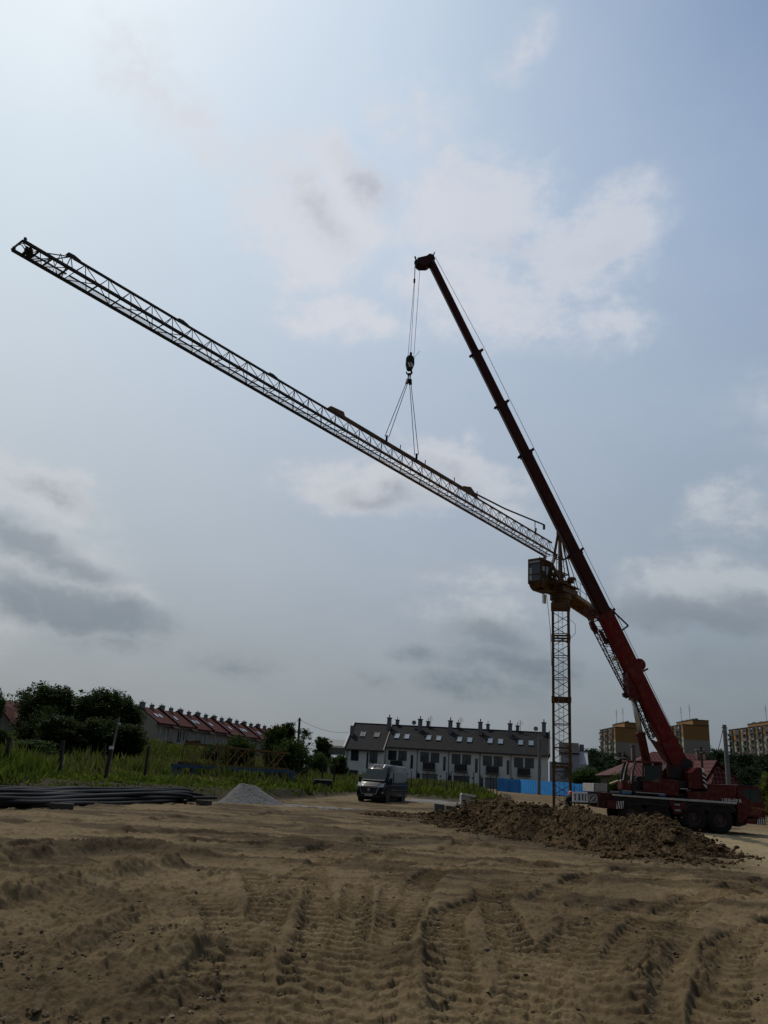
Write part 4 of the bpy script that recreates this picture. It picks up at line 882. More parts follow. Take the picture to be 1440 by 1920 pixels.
b = MB(); b.prism([V3(at_y(x, y, yj-.1)) for x, y in ((1106, 1166), (1112, 1162), (1122, 1180), (1119, 1188), (1110, 1178))], (0, .3, 0)); b.prism([V3(at_y(x, y, yj-.1)) for x, y in ((1124, 1180), (1130, 1184), (1142, 1206), (1136, 1206))], (0, .3, 0))
lat(b, at_y(1094, 1142, yj+.4), at_y(1110, 1168, yj), .40, .5, 3, bq)
b.build('jib_hinge', RED, fj)
b = MB(); b.box(tuple(at_y(1153, 1236, yj-.35)), (.28, .05, .18)); b.build('name_board', mat('ochre board', (.30, .26, .16), .7), fj)
b = MB(); b.prism([V3(at_y(x, y, yj-.1)) for x, y in ((1169, 1299), (1177, 1296), (1184, 1303), (1177, 1309), (1170, 1305))], (0, .3, 0)); b.build('jib_clamp', BLACK, fj)
# hoist rope along the boom, round the head, and the falls down to the hook block
yh = hy; b = MB(); pts = [V3(at_y(1264, 1375, YC-.1))]
for py in (1250, 1145, 1035, 848, 756, 660): s = bs(py); pts.append(Bm(s, 0, .62+.0*s))
pts.append(V3(at_y(816, 482, PT.y))); b.tube(pts, .014, 5)
b.tube([V3(at_y(778, 490, yh)), V3(at_y(776.5, 530, yh)), V3(at_y(765, 668, yh))], .013, 5); b.tube([V3(at_y(779, 490, yh)), V3(at_y(777.5, 530, yh)), V3(at_y(770, 664, yh))], .013, 5); b.tube([V3(at_y(788, 494, yh)), V3(at_y(776, 668, yh))], .013, 5)
b.build('hoist_rope', WIRE, mc)
b = MB(); b.tube([V3(at_y(777.2, 523, yh)), V3(at_y(776.8, 530, yh))], .06, 8); b.build('limit_weight', BLACK, mc)
b = MB(); b.lathe(tuple(at_y(1288, 1434, YC-.5)), [(0, 0), (.34, 0), (.30, .08), (.30, .9), (.34, .98), (0, .98)], 'y', 20); b.build('winch_drum', BLACK, mc)
# hook block
hb0 = at_y(769, 680, yh); hook = thing('hook_block', 'black hook block with pale slanting stripes hanging on three ropes above the jib', 'hook block', tuple(hb0))
HB = lambda px, py, d=0: V3(at_y(px, py, yh+d))
b = MB(); b.prism([HB(x, y, -.17) for x, y in ((769, 663), (774, 667), (777, 675), (777.3, 680), (773, 690), (767, 692), (763, 690), (760.6, 680), (762, 672), (766, 667))], (0, .34, 0)); b.beam(HB(770.3, 668), HB(770.5, 661), .14, .14); b.build('side_plate', BLACK, hook, bevel=.03)
b = MB()
for k in range(2): b.prism([HB(x+5*k, y, -.185) for x, y in ((764.5, 679.5), (766.5, 679), (770.5, 687.5), (767.5, 687.5))], (0, .012, 0))
b.build('white_stripe', WHITEP, hook)
b = MB()
for d in (-.1, 0, .1): b.lathe((HB(769, 675).x, yh+d-.035, HB(769, 675).z), [(0, 0), (.25, 0), (.22, .035), (.25, .07), (0, .07)], 'y', 20)
b.build('sheave', GREYS, hook)
b = MB(); cpt = HB(767, 698); R_ = .15
b.tube([HB(768.5, 690), HB(768.5, 694)]+[cpt+Vector((R_*math.cos(t), 0, R_*math.sin(t))) for t in np.linspace(PI*.45, -PI*1.1, 14)], [.07, .07]+[.06]*10+[.05, .045, .035, .02], 8); b.build('hook', BLACK, hook, smooth=True)
b = MB(); b.tube([HB(776.5, 670.5), HB(787.5, 658)], .012, 5); b.build('rope_tail', WIRE, hook)
# slings
j1 = J(js(722), 0, jh(12)+.26); j2 = J(js(778.5), 0, jh(10)+.26); top = HB(767.5, 703)
for n_, (jj_, lab) in enumerate(((j1, 'double rope sling slanting from the hook to the left lifting point'), (j2, 'double rope sling hanging nearly straight from the hook to the right lifting point'))):
    sg = thing('lifting_sling', lab, 'sling', tuple(jj_), 'slings holding the jib'); a = top+Vector((.06*(1 if n_ else -1), 0, -.35)); b = MB()
    e = (jj_-a).normalized(); side = e.cross(Vector((0, 1, 0))).normalized()
    for q in (-1, 1): b.tube([a+side*.035*q, jj_+side*.11*q+Vector((0, 0, .15))], .021, 6)
    b.build('rope', WIRE, sg)
    b = MB(); b.tube([top+Vector((.03*(1 if n_ else -1), 0, .12)), a], .035, 6); b.tube([top+Vector((.07*(1 if n_ else -1), .05, .12)), a], .03, 6); b.beam(a+Vector((0, 0, .08)), a-e*-.25, .16, .12); b.build('chain_link', BLACK, sg)
    b = MB(); b.beam(jj_-Vector((0, 0, .22)), jj_+Vector((0, 0, .22)), .16, .12); b.build('shackle', BLACK, sg)
# ---------------------------------------------------------------- white terrace with grey roofs
print('buildings')
def roof_mat(name, c1_, c2_, sx, sy, mortar, rough=.6, spec=.4, bump=.6):
    """tiled roof: rows of tiles laid down the slope in object space (u across, v down)"""
    M = bpy.data.materials.new(name); M.use_nodes = True; t = M.node_tree; n = t.nodes; l = t.links; b = n['Principled BSDF']; b.inputs['Roughness'].default_value = rough; b.inputs['Specular IOR Level'].default_value = spec
    uv = n.new('ShaderNodeUVMap'); mp = n.new('ShaderNodeMapping'); mp.inputs['Scale'].default_value = (1/sx, 1/sy, 1); l.new(uv.outputs[0], mp.inputs[0])
    k = n.new('ShaderNodeTexBrick'); k.inputs['Scale'].default_value = 1; k.inputs['Brick Width'].default_value = 1; k.inputs['Row Height'].default_value = 1; k.inputs['Mortar Size'].default_value = .07; k.inputs['Mortar Smooth'].default_value = .4; k.offset = 0 if bump > .7 else .5
    k.inputs['Color1'].default_value = c1_+(1,); k.inputs['Color2'].default_value = c2_+(1,); k.inputs['Mortar'].default_value = mortar+(1,); l.new(mp.outputs[0], k.inputs['Vector'])
    z = n.new('ShaderNodeTexNoise'); z.inputs['Scale'].default_value = .6; z.inputs['Detail'].default_value = 6; l.new(uv.outputs[0], z.inputs['Vector'])
    mr = n.new('ShaderNodeMapRange'); mr.inputs[1].default_value = .3; mr.inputs[2].default_value = .7; mr.inputs[3].default_value = .75; mr.inputs[4].default_value = 1.1; l.new(z.outputs[0], mr.inputs[0])
    v = n.new('ShaderNodeVectorMath'); v.operation = 'SCALE'; l.new(k.outputs[0], v.inputs[0]); l.new(mr.outputs[0], v.inputs[3]); l.new(v.outputs[0], b.inputs['Base Color'])
    bp = n.new('ShaderNodeBump'); bp.inputs['Strength'].default_value = bump; bp.inputs['Distance'].default_value = .03; l.new(k.outputs['Fac'], bp.inputs['Height']); bp.invert = True; l.new(bp.outputs[0], b.inputs['Normal']); return M
def roof_uv(o, across):
    """unwrap a roof mesh: u along 'across', v down the slope"""
    me = o.data; uv = me.uv_layers.new(name='uv'); a = Vector(across).normalized()
    for p in me.polygons:
        d = a.cross(p.normal); d = d.normalized() if d.length > 1e-4 else Vector((0, 0, 1)); aa = p.normal.cross(d)
        for li in p.loop_indices: co = me.vertices[me.loops[li].vertex_index].co; uv.data[li].uv = (co.dot(aa), co.dot(d))
GROOF = roof_mat('dark grey roof tiles', (.018, .0185, .019), (.027, .027, .028), .33, .36, (.008, .008, .008), .8, .12)
RROOF = roof_mat('brick red roof tiles', (.060, .013, .009), (.085, .020, .014), .33, .38, (.03, .008, .006), .8, .12)
STUCCO = mat('pale stucco', (.74, .72, .65), .9, var=.12, vs=.6, bump=.1); STUC2 = mat('cream stucco', (.29, .26, .20), .9, var=.15, vs=.5)
DARKF = mat('anthracite metal', (.022, .023, .025), .5, var=.2); WINF = mat('dark window frame', (.05, .045, .04), .5)
CURT = mat('curtained window', (.10, .10, .10), .15, var=.8, vs=1.1, spec=.7)
SKYL = mat('skylight glass', (.20, .23, .26), .05, .85, var=.1); CHIM = mat('chimney render', (.16, .16, .165), .9, var=.25); BRICK = mat('chimney brick', (.14, .10, .085), .9, var=.3)
E0 = at_z(650, 1393, 6.6); E1 = at_z(1026, 1414, 6.6); hu = (E1-E0)[:2]; HLn = np.linalg.norm(hu); hu = np.array([*(hu/HLn), 0.0]); hn = np.array([-hu[1], hu[0], 0.0]); HG = .9
ridge_z = hit(690, 1357, E0+hn*4.6, hu)[1]; EV = 6.6
def HP(u, d, z): return V3(E0+hu*u+hn*d) * Vector((1, 1, 0)) + Vector((0, 0, z)) if False else Vector((float(E0[0]+hu[0]*u+hn[0]*d), float(E0[1]+hu[1]*u+hn[1]*d), float(z)))
hub = lambda px, py=1400: hit(px, py, E0, hu)[0]
cuts = [hub(651), hub(723, 1400), hub(783, 1405), hub(842), hub(900, 1412), hub(958, 1415), hub(1027, 1420)]
hlab = ['white end house of the terrace with its set-forward roof, directly behind the van',
        'white terraced house second from the left, behind the rear of the van',
        'white terraced house third from the left in the grey-roofed row behind the thin fence posts',
        'white terraced house in the middle of the grey row with one glaring skylight',
        'white terraced house left of the blue hoarding in the grey-roofed row',
        'white terraced house at the right end of the row, behind the blue hoarding']
def facade_box(b, u0, u1, z0, z1, d0, d1): b.prism([HP(u0, d0, z0), HP(u1, d0, z0), HP(u1, d0, z1), HP(u0, d0, z1)], V3(hn)*(d1-d0))
for i in range(6):
    u0, u1 = cuts[i], cuts[i+1]; fw = -.9 if i == 0 else 0.0; wdt = u1-u0
    h = thing('terraced_house', hlab[i], 'house', tuple(HP(u0, 0, HG)), 'white terraced houses with grey roofs')
    b = MB(); zw = EV+(ridge_z-EV)/4.6*fw-.2; b.prism([HP(u0+.002, fw, HG-.6), HP(u0+.002, 9.2, HG-.6), HP(u0+.002, 9.2, EV-.2), HP(u0+.002, 4.6, ridge_z-.2), HP(u0+.002, fw, zw)], V3(hu)*(u1-u0-.004))
    b.build('wall', STUCCO, h)
    b = MB(); ov = .35; sl_ = (ridge_z-EV)/4.6; ef = fw-ov
    zf = EV+sl_*ef
    e0, e1 = (u0-.12, u1) if i == 0 else (u0, u1+(.15 if i == 5 else 0))
    b.add([HP(e0, ef, zf), HP(e1, ef, zf), HP(e1, 4.6, ridge_z), HP(e0, 4.6, ridge_z), HP(e1, 9.2+ov, EV-sl_*ov), HP(e0, 9.2+ov, EV-sl_*ov)], [(0, 1, 2, 3), (3, 2, 4, 5)])
    b.add([HP(e0, ef, zf-.16), HP(e1, ef, zf-.16), HP(e1, 4.6, ridge_z-.16), HP(e0, 4.6, ridge_z-.16), HP(e1, 9.2+ov, EV-sl_*ov-.16), HP(e0, 9.2+ov, EV-sl_*ov-.16)], [(3, 2, 1, 0), (5, 4, 2, 3)])
    ro = b.build('roof', GROOF, h); roof_uv(ro, hu)
    b = MB(); b.beam(HP(e0, ef-.06, zf-.06), HP(e1, ef-.06, zf-.06), .16, .18); b.build('gutter', DARKF, h)
    b = MB(); b.beam(HP(e0, 4.6, ridge_z+.03), HP(e1, 4.6, ridge_z+.03), .22, .12); b.build('ridge_cap', DARKF, ro)
    if i in (0, 5):
        uu = e0-.1 if i == 0 else e1+.1
        b = MB(); b.beam(HP(uu, ef, zf+.14), HP(uu, 4.7, ridge_z+.2), .2, .34); b.beam(HP(uu, 4.6, ridge_z+.2), HP(uu, 9.5, EV), .2, .34); b.build('verge', STUCCO if i == 0 else DARKF, ro)
    if i == 0: b = MB(); b.beam(HP(u1-.05, ef, zf+.06), HP(u1-.05, 4.6, ridge_z+.08), .16, .2); b.build('verge', DARKF, ro)
    # chimneys near the ridge at the party walls
    if True:
        for cu, d, big in ((u1-.35, 3.6, 1), (u1+.75, 4.9, 0)) if i < 5 else ((u1-.6, 4.2, 1),):
            zr = EV+sl_*(d if d < 4.6 else 9.2-d); b = MB(); w = .62 if big else .5; b.prism([HP(cu-w/2, d-.3, zr-.3), HP(cu+w/2, d-.3, zr-.3), HP(cu+w/2, d+.3, zr-.3), HP(cu-w/2, d+.3, zr-.3)], (0, 0, 2.0 if big else 1.3)); ch_ = b.build('chimney', CHIM, ro)
            top_ = zr+(1.7 if big else 1.0); b = MB(); b.prism([HP(cu-w/2-.1, d-.4, top_), HP(cu+w/2+.1, d-.4, top_), HP(cu+w/2+.1, d+.4, top_), HP(cu-w/2-.1, d+.4, top_)], (0, 0, .12)); b.build('chimney_cap', DARKF, ch_)
            b = MB(); b.tube([HP(cu, d, top_+.1), HP(cu, d, top_+.6)], .09 if big else .05, 8); b.build('flue', DARKF, ch_)
    if i == 0: b = MB(); b.prism([HP(u0-.1, 1.5, EV+.9), HP(u0+.4, 1.5, EV+.9), HP(u0+.4, 2.1, EV+.9), HP(u0-.1, 2.1, EV+.9)], (0, 0, 1.9)); b.build('chimney', CHIM, ro)
    # roof windows
    for su in ((1.0, 2.6) if i else (1.6, 3.9)):
        b = MB(); dm = 1.95; zz = lambda d: EV+sl_*d; nrm = Vector((0, 0, 1))*.05
        b.prism([HP(u0+su, 1.55, zz(1.55)+.05), HP(u0+su+.72, 1.55, zz(1.55)+.05), HP(u0+su+.72, 2.55, zz(2.55)+.05), HP(u0+su, 2.55, zz(2.55)+.05)], (0, 0, .06)); sw = b.build('skylight', SKYL if i else GLASS, ro)
        b = MB()
        for a_, c_ in (((0, 1.5), (.72, 1.5)), ((0, 2.6), (.72, 2.6)), ((0, 1.5), (0, 2.6)), ((.72, 1.5), (.72, 2.6))): b.beam(HP(u0+su+a_[0], a_[1], zz(a_[1])+.07), HP(u0+su+c_[0], c_[1], zz(c_[1])+.07), .09, .12)
        b.build('frame', DARKF, sw)
    # openings
    def opening(name, a, c, z0, z1, m_=GLASS, d=fw, mull=1):
        # a reveal: frame proud of the wall, pane set inside it
        b = MB(); facade_box(b, u0+a, u0+c, z0, z1, d-.012, d+.02); w = b.build(name, m_, h)
        b = MB(); t = .07
        for (x0, x1, y0, y1) in ((a-.02, c+.02, z1, z1+t), (a-.02, c+.02, z0-t, z0), (a-t, a, z0-t, z1+t), (c, c+t, z0-t, z1+t)) + ((((a+c)/2-.035, (a+c)/2+.035, z0, z1),) if mull else ()): facade_box(b, u0+x0, u0+x1, y0, y1, d-.045, d+.01)
        b.build('frame', DARKF if name == 'window' else WINF, w); return w
    if i == 0:
        opening('window', 1.0, 2.1, 4.05, 5.75); opening('window', 4.0, 5.1, 3.9, 5.65); opening('window', .9, 2.2, .9, 2.5)
        b = MB(); facade_box(b, u0+4.5, u0+4.65, 3.0, 3.9, fw-.1, fw+.02); facade_box(b, u0+3.45, u0+3.75, 2.9, 5.3, fw-.015, fw+.02); b.build('cladding_strip', DARKF, h)
    else:
        o = .55; opening('window', o, o+1.2, 4.5, 5.8, CURT if i in (2, 4) else GLASS); opening('window', o+1.62, o+2.8, 4.5, 5.8, CURT if i in (3, 4, 1) else GLASS)
        opening('window', o+3.6, o+3.84, 3.4, 5.3, mull=0)
        b = MB(); facade_box(b, u0+o+.35, u0+o+2.45, 3.22, 3.32, -.55, -.0)
        for k in range(14): facade_box(b, u0+o+.45+.137*k, u0+o+.49+.137*k, 3.3, 4.4, -.55, -.52)
        facade_box(b, u0+o+.4, u0+o+2.4, 4.4, 4.47, -.57, -.50)
        facade_box(b, u0+o+.44, u0+o+2.36, 3.4, 4.35, -.515, -.51); b.build('balcony', DARKF, h)
        b = MB(); facade_box(b, u0+o+.3, u0+o+2.7, .55, 2.6, -.01, .02)
        gd = b.build('garage_door', mat('grey garage door', (.17, .175, .18), .5) if i in (2, 4, 1) else GLASS, h)
        b = MB()
        for k in range(1, 5): facade_box(b, u0+o+.3, u0+o+2.7, .55+.42*k, .57+.42*k, -.018, -.008)
        facade_box(b, u0+o+.2, u0+o+2.8, 2.6, 2.72, -.05, .02); b.build('door_rail', DARKF, gd)
        opening('window', o-.4, o-.05, .6, 2.6, mull=0)
        b = MB(); b.box(tuple(HP(u0+o+3.2, -.06, 2.5)), (.14, .12, .22)); b.box(tuple(HP(u0+o-.3, -.06, 2.85)), (.14, .12, .22)); b.build('wall_lamp', DARKF, h)
        b = MB(); b.tube([HP(u0+.02, -.3, EV-.15), HP(u0+.02, -.10, EV-.5), HP(u0+.02, -.08, HG)], .05, 6); b.build('downpipe', DARKF, h)
    if i in (2, 3, 5):
        at = HP(u0+1.2, 4.6, ridge_z); b = MB(); b.tube([at, at+Vector((0, 0, 1.7))], .035, 6)
        for q_ in range(4): b.tube([at+V3(hu)*(-.45+.05*q_)+Vector((0, 0, 1.1+.17*q_)), at+V3(hu)*(.45-.05*q_)+Vector((0, 0, 1.1+.17*q_))], .02, 4)
        b.build('roof_antenna', GREYS, ro)
    if i in (1, 5):
        at = HP(u0+3.6, 4.3, ridge_z+.5); b = MB(); b.lathe(tuple(at), [(0, .1), (.2, .06), (.36, -.06), (.36, -.09), (0, .07)], 'y', 16); b.beam(at, at-Vector((0, 0, .7)), .05, .05); b.build('satellite_dish', GREYS, ro)
    if i == 0: b = MB(); b.tube([HP(.3, fw-.3, EV-.9), HP(.45, fw-.08, EV-1.2), HP(.45, fw-.07, HG)], .055, 6); b.build('downpipe', DARKF, h)
# wing of the estate behind the mast, seen past the end of the terrace
u1 = cuts[6]
w = thing('gabled_house', 'pale house with dark-capped gables seen through and right of the lattice mast', 'house', tuple(HP(u1, 3, HG)))
b = MB(); facade_box(b, u1+.25, u1+1.9, HG-.4, EV-1.0, 1.5, 10); facade_box(b, u1+1.9, u1+4.7, HG-.4, 7.2, 5, 12); b.prism([HP(u1+4.7, 5, HG-.4), HP(u1+4.7, 12, HG-.4), HP(u1+4.7, 12, 5.6), HP(u1+4.7, 9.5, 7.6), HP(u1+4.7, 8.2, 7.6), HP(u1+4.7, 5, 5.6)], V3(hu)*1.4)
b.build('wall', mat('bluish render', (.36, .37, .38), .9, var=.15), w)
b = MB(); b.prism([HP(u1+1.7, 4.7, 7.0), HP(u1+4.8, 4.7, 7.0), HP(u1+4.8, 8.5, 8.7), HP(u1+1.7, 8.5, 8.7)], (0, 0, .18)); b.prism([HP(u1+1.7, 8.5, 8.7), HP(u1+4.8, 8.5, 8.7), HP(u1+4.8, 12.3, 7.0), HP(u1+1.7, 12.3, 7.0)], (0, 0, .18)); rw = b.build('roof', GROOF, w); roof_uv(rw, hu)
b = MB(); b.prism([HP(u1+4.9, 8.3, 7.2), HP(u1+5.6, 8.3, 7.2), HP(u1+5.6, 9.2, 7.2), HP(u1+4.9, 9.2, 7.2)], (0, 0, 1.5)); b.build('chimney', CHIM, rw)
for a, c, z0, z1, d in ((2.3, 3.2, 3.4, 5.2, 5), (5.1, 5.35, 1.6, 3.8, 5), (2.3, 3.2, .8, 2.6, 5)):
    b = MB(); facade_box(b, u1+a, u1+c, z0, z1, d-.02, d+.02); b.build('window', GLASS, w)
# ---------------------------------------------------------------- red-roofed terrace on the left
RZ, REV = 10.4, 8.2
R0 = at_z(262, 1324, RZ)[:2]; R1 = at_z(502, 1361, RZ)[:2]; rv = R1-R0; RL = np.linalg.norm(rv); rv = rv/RL; rn_ = np.array([rv[1], -rv[0]])   # rn_ faces the site
nU = 8; ul = RL/nU*1.02
def house_red(first=None):
    h = bpy.data.objects.new('terraced_house', None); COL.objects.link(h)
    def P(u, d, z): return Vector((u, -d, z))         # local: x along the row, -y to the front
    b = MB(); b.box((ul/2, 0, (REV+.0)/2), (ul-.01, 8.0, REV)); b.prism([P(.01, -4, REV), P(.01, 4, REV), P(.01, 0, RZ-.1)], (ul-.02, 0, 0)); b.build('wall', STUC2, h)
    b = MB(); o_ = .5; sl_ = (RZ-REV)/4
    b.prism([P(0, 4+o_, REV-sl_*o_), P(0, 0, RZ), P(0, 0, RZ-.2), P(0, 4+o_, REV-sl_*o_-.2)], (ul, 0, 0)); b.prism([P(0, -4-o_, REV-sl_*o_), P(0, 0, RZ), P(0, 0, RZ-.2), P(0, -4-o_, REV-sl_*o_-.2)], (ul, 0, 0)); r = b.build('roof', RROOF, h); roof_uv(r, (1, 0, 0))
    b = MB(); b.beam(P(ul-.12, 4.6, REV-sl_*.6+.1), P(ul-.12, 0, RZ+.16), .26, .34); b.beam(P(ul-.12, -4.6, REV-sl_*.6+.1), P(ul-.12, 0, RZ+.16), .26, .34); b.build('verge', REDD, r)
    b = MB(); b.beam(P(0, 4.55, REV-.65), P(ul, 4.55, REV-.65), .16, .16); b.build('gutter', BRICK, h)
    for u, w, hh in ((.35, .85, .62), (2.75, .5, .42)):
        b = MB(); b.box((u, -.2, RZ+hh/2-.3), (w, .55, hh+.5)); c = b.build('chimney', CHIM, r)
        b = MB(); b.box((u, -.2, RZ+hh+.02), (w+.16, .7, .1)); b.build('chimney_cap', BRICK, c)
        b = MB(); b.tube([(u-.2, -.2, RZ+hh), (u-.2, -.2, RZ+hh+.4)], .06, 6); b.tube([(u+.15, -.2, RZ+hh), (u+.15, -.2, RZ+hh+.25)], .08, 6); b.build('flue', DARKF, c)
    for u in (1.2, 2.2):
        b = MB(); d0, d1 = 2.0, 2.9; b.prism([P(u, d0, RZ-sl_*d0+.03), P(u+.6, d0, RZ-sl_*d0+.03), P(u+.6, d1, RZ-sl_*d1+.03), P(u, d1, RZ-sl_*d1+.03)], (0, 0, .1)); b.build('skylight', SKYL, r)
    for u0, u1_, z0, z1 in ((.7, 1.5, 5.2, 7.3), (2.2, 2.8, 5.6, 7.0), (.7, 1.6, 2.4, 4.6), (3.2, 4.0, 4.4, 7.2)):
        b = MB(); b.box(((u0+u1_)/2, -4.0, (z0+z1)/2), (u1_-u0, .06, z1-z0)); wn_ = b.build('window', GLASS, h)
        b = MB(); b.box(((u0+u1_)/2, -4.04, (z0+z1)/2), (.06, .06, z1-z0)); b.box(((u0+u1_)/2, -4.06, z0-.06), (u1_-u0+.16, .14, .08)); b.build('frame', STUCCO, wn_)
    b = MB(); b.prism([P(3.0, 4, 5.2), P(3.0, 5.3, 4.75), P(3.0, 5.3, 4.65), P(3.0, 4, 5.05)], (1.5, 0, 0)); b.build('door_canopy', RROOF, h)
    b = MB(); b.prism([P(3.1, 4, 8.0), P(3.1, 5.4, 7.3), P(3.1, 5.4, 7.2), P(3.1, 4, 7.8)], (1.3, 0, 0)); b.build('window_canopy', RROOF, h)
    return h
hr = house_red(); ordn = ['first', 'second', 'third', 'fourth', 'fifth', 'sixth', 'seventh', 'eighth']
for i in range(nU):
    o = hr if i == 0 else copy_tree(hr)
    if i in (1, 3, 4, 6):
        for c_ in o.children:
            if c_.name.startswith('roof'):
                sk_ = [x for x in c_.children if x.name.startswith('skylight')]; bpy.data.objects.remove(sk_[i % 2])
    q = R0+rv*(ul*i); o.location = (q[0], q[1], -.1*i+(0.05 if i % 2 else 0)); o.rotation_euler = (0, 0, math.atan2(rv[1], rv[0]))
    tag(o, f'red-roofed terraced house, {ordn[i]} along the row from the dark trees' if i < 7 else 'farthest house of the red-roofed terrace, half hidden by green trees', 'house', 'terraced houses with red roofs')
# house at the far left edge
fl = at_y(8, 1310, 105); fz = fl[2]; b0 = thing('red_roof_house', 'red-roofed house at the left edge with its roof broken by a dark gable', 'house', (fl[0], 105, .8))
b = MB(); b.box((fl[0], 109, 3.2), (13, 8, 5.2)) ; b.prism([(fl[0]-6.5, 105, 5.8), (fl[0]-6.5, 113, 5.8), (fl[0]-6.5, 109, fz-.2)], (13, 0, 0)); b.build('wall', STUC2, b0)
b = MB(); zt, ze = fz, 5.5
b.prism([(fl[0]-6.8, 104.4, ze), (fl[0]-6.8, 109, zt), (fl[0]-6.8, 109, zt-.2), (fl[0]-6.8, 104.4, ze-.2)], (13.6, 0, 0)); b.prism([(fl[0]-6.8, 113.6, ze), (fl[0]-6.8, 109, zt), (fl[0]-6.8, 109, zt-.2), (fl[0]-6.8, 113.6, ze-.2)], (13.6, 0, 0)); r_ = b.build('roof', RROOF, b0); roof_uv(r_, (1, 0, 0))
b = MB(); gx_ = fl[0]+.2; b.prism([(gx_-3, 103.2, 4.6), (gx_, 103.2, zt-.9), (gx_, 103.2, zt-1.1), (gx_-3, 103.2, 4.4)], (0, 5, 0)); b.prism([(gx_+3, 103.2, 4.6), (gx_, 103.2, zt-.9), (gx_, 103.2, zt-1.1), (gx_+3, 103.2, 4.4)], (0, 5, 0)); r2_ = b.build('gable_roof', RROOF, b0); roof_uv(r2_, (0, 1, 0))
b = MB(); b.prism([(gx_-2.8, 103.8, .8), (gx_+2.8, 103.8, .8), (gx_+2.8, 103.8, 4.5), (gx_, 103.8, zt-1.2), (gx_-2.8, 103.8, 4.5)], (0, 3, 0)); b.build('gable_wall', STUC2, b0)
for dx_ in (1.2, 5.2): b = MB(); b.box((fl[0]+dx_, 108.6, zt+.3), (.7, .6, 1.6)); b.build('chimney', BRICK, r_)
# low hall beyond the left end of the white terrace
q = at_y(600, 1392, 190); q2 = at_y(668, 1397, 190); hl = thing('storage_hall', 'low grey hall with a shallow pitched roof left of the white terrace', 'hall', (q[0], 190, .9)); zt = at_y(625, 1384, 190)[2]
b = MB(); b.box(((q[0]+q2[0])/2+2, 195, zt/2-.9), (q2[0]-q[0]+4, 12, zt-1.6)); b.build('wall', mat('brown cladding', (.10, .085, .07), .8), hl)
b = MB(); b.prism([(q[0]-.5, 188.5, zt-2.0), (q[0]-.5, 196, zt), (q[0]-.5, 203, zt-2.0)], (q2[0]-q[0]+5, 0, 0)); b.build('roof', mat('weathered sheet roof', (.20, .20, .20), .6), hl)
b = MB(); b.prism([(q[0]+2.5, 182, zt-5.2), (q[0]+2.5, 189, zt-3.5), (q[0]+2.5, 189, zt-3.7), (q[0]+2.5, 182, zt-5.4)], (8, 0, 0)); b.build('canopy', WHITEP, hl)
pt = thing('polytunnel', 'row of whitish film covered tunnel roofs low behind the fence left of the terrace', 'polytunnel', tuple(at_y(600, 1425, 150))); b = MB(); q = at_y(588, 1424, 150); b.tube([(q[0]-0, 150, q[2]-1.6), (q[0]+6.5, 151, q[2]-1.7)], 1.5, 16); b.build('film_cover', mat('tunnel film', (.50, .52, .53), .5, var=.4, vs=1), pt); b = MB(); [b.tube([(q[0]+k*1.3, 150.1+.15*k, q[2]-3), (q[0]+k*1.3, 148.4+.15*k, q[2]-1.2), (q[0]+k*1.3, 150.1+.15*k, q[2]+.02)], .05, 5) for k in range(6)]; b.build('hoop', GREYS, pt)
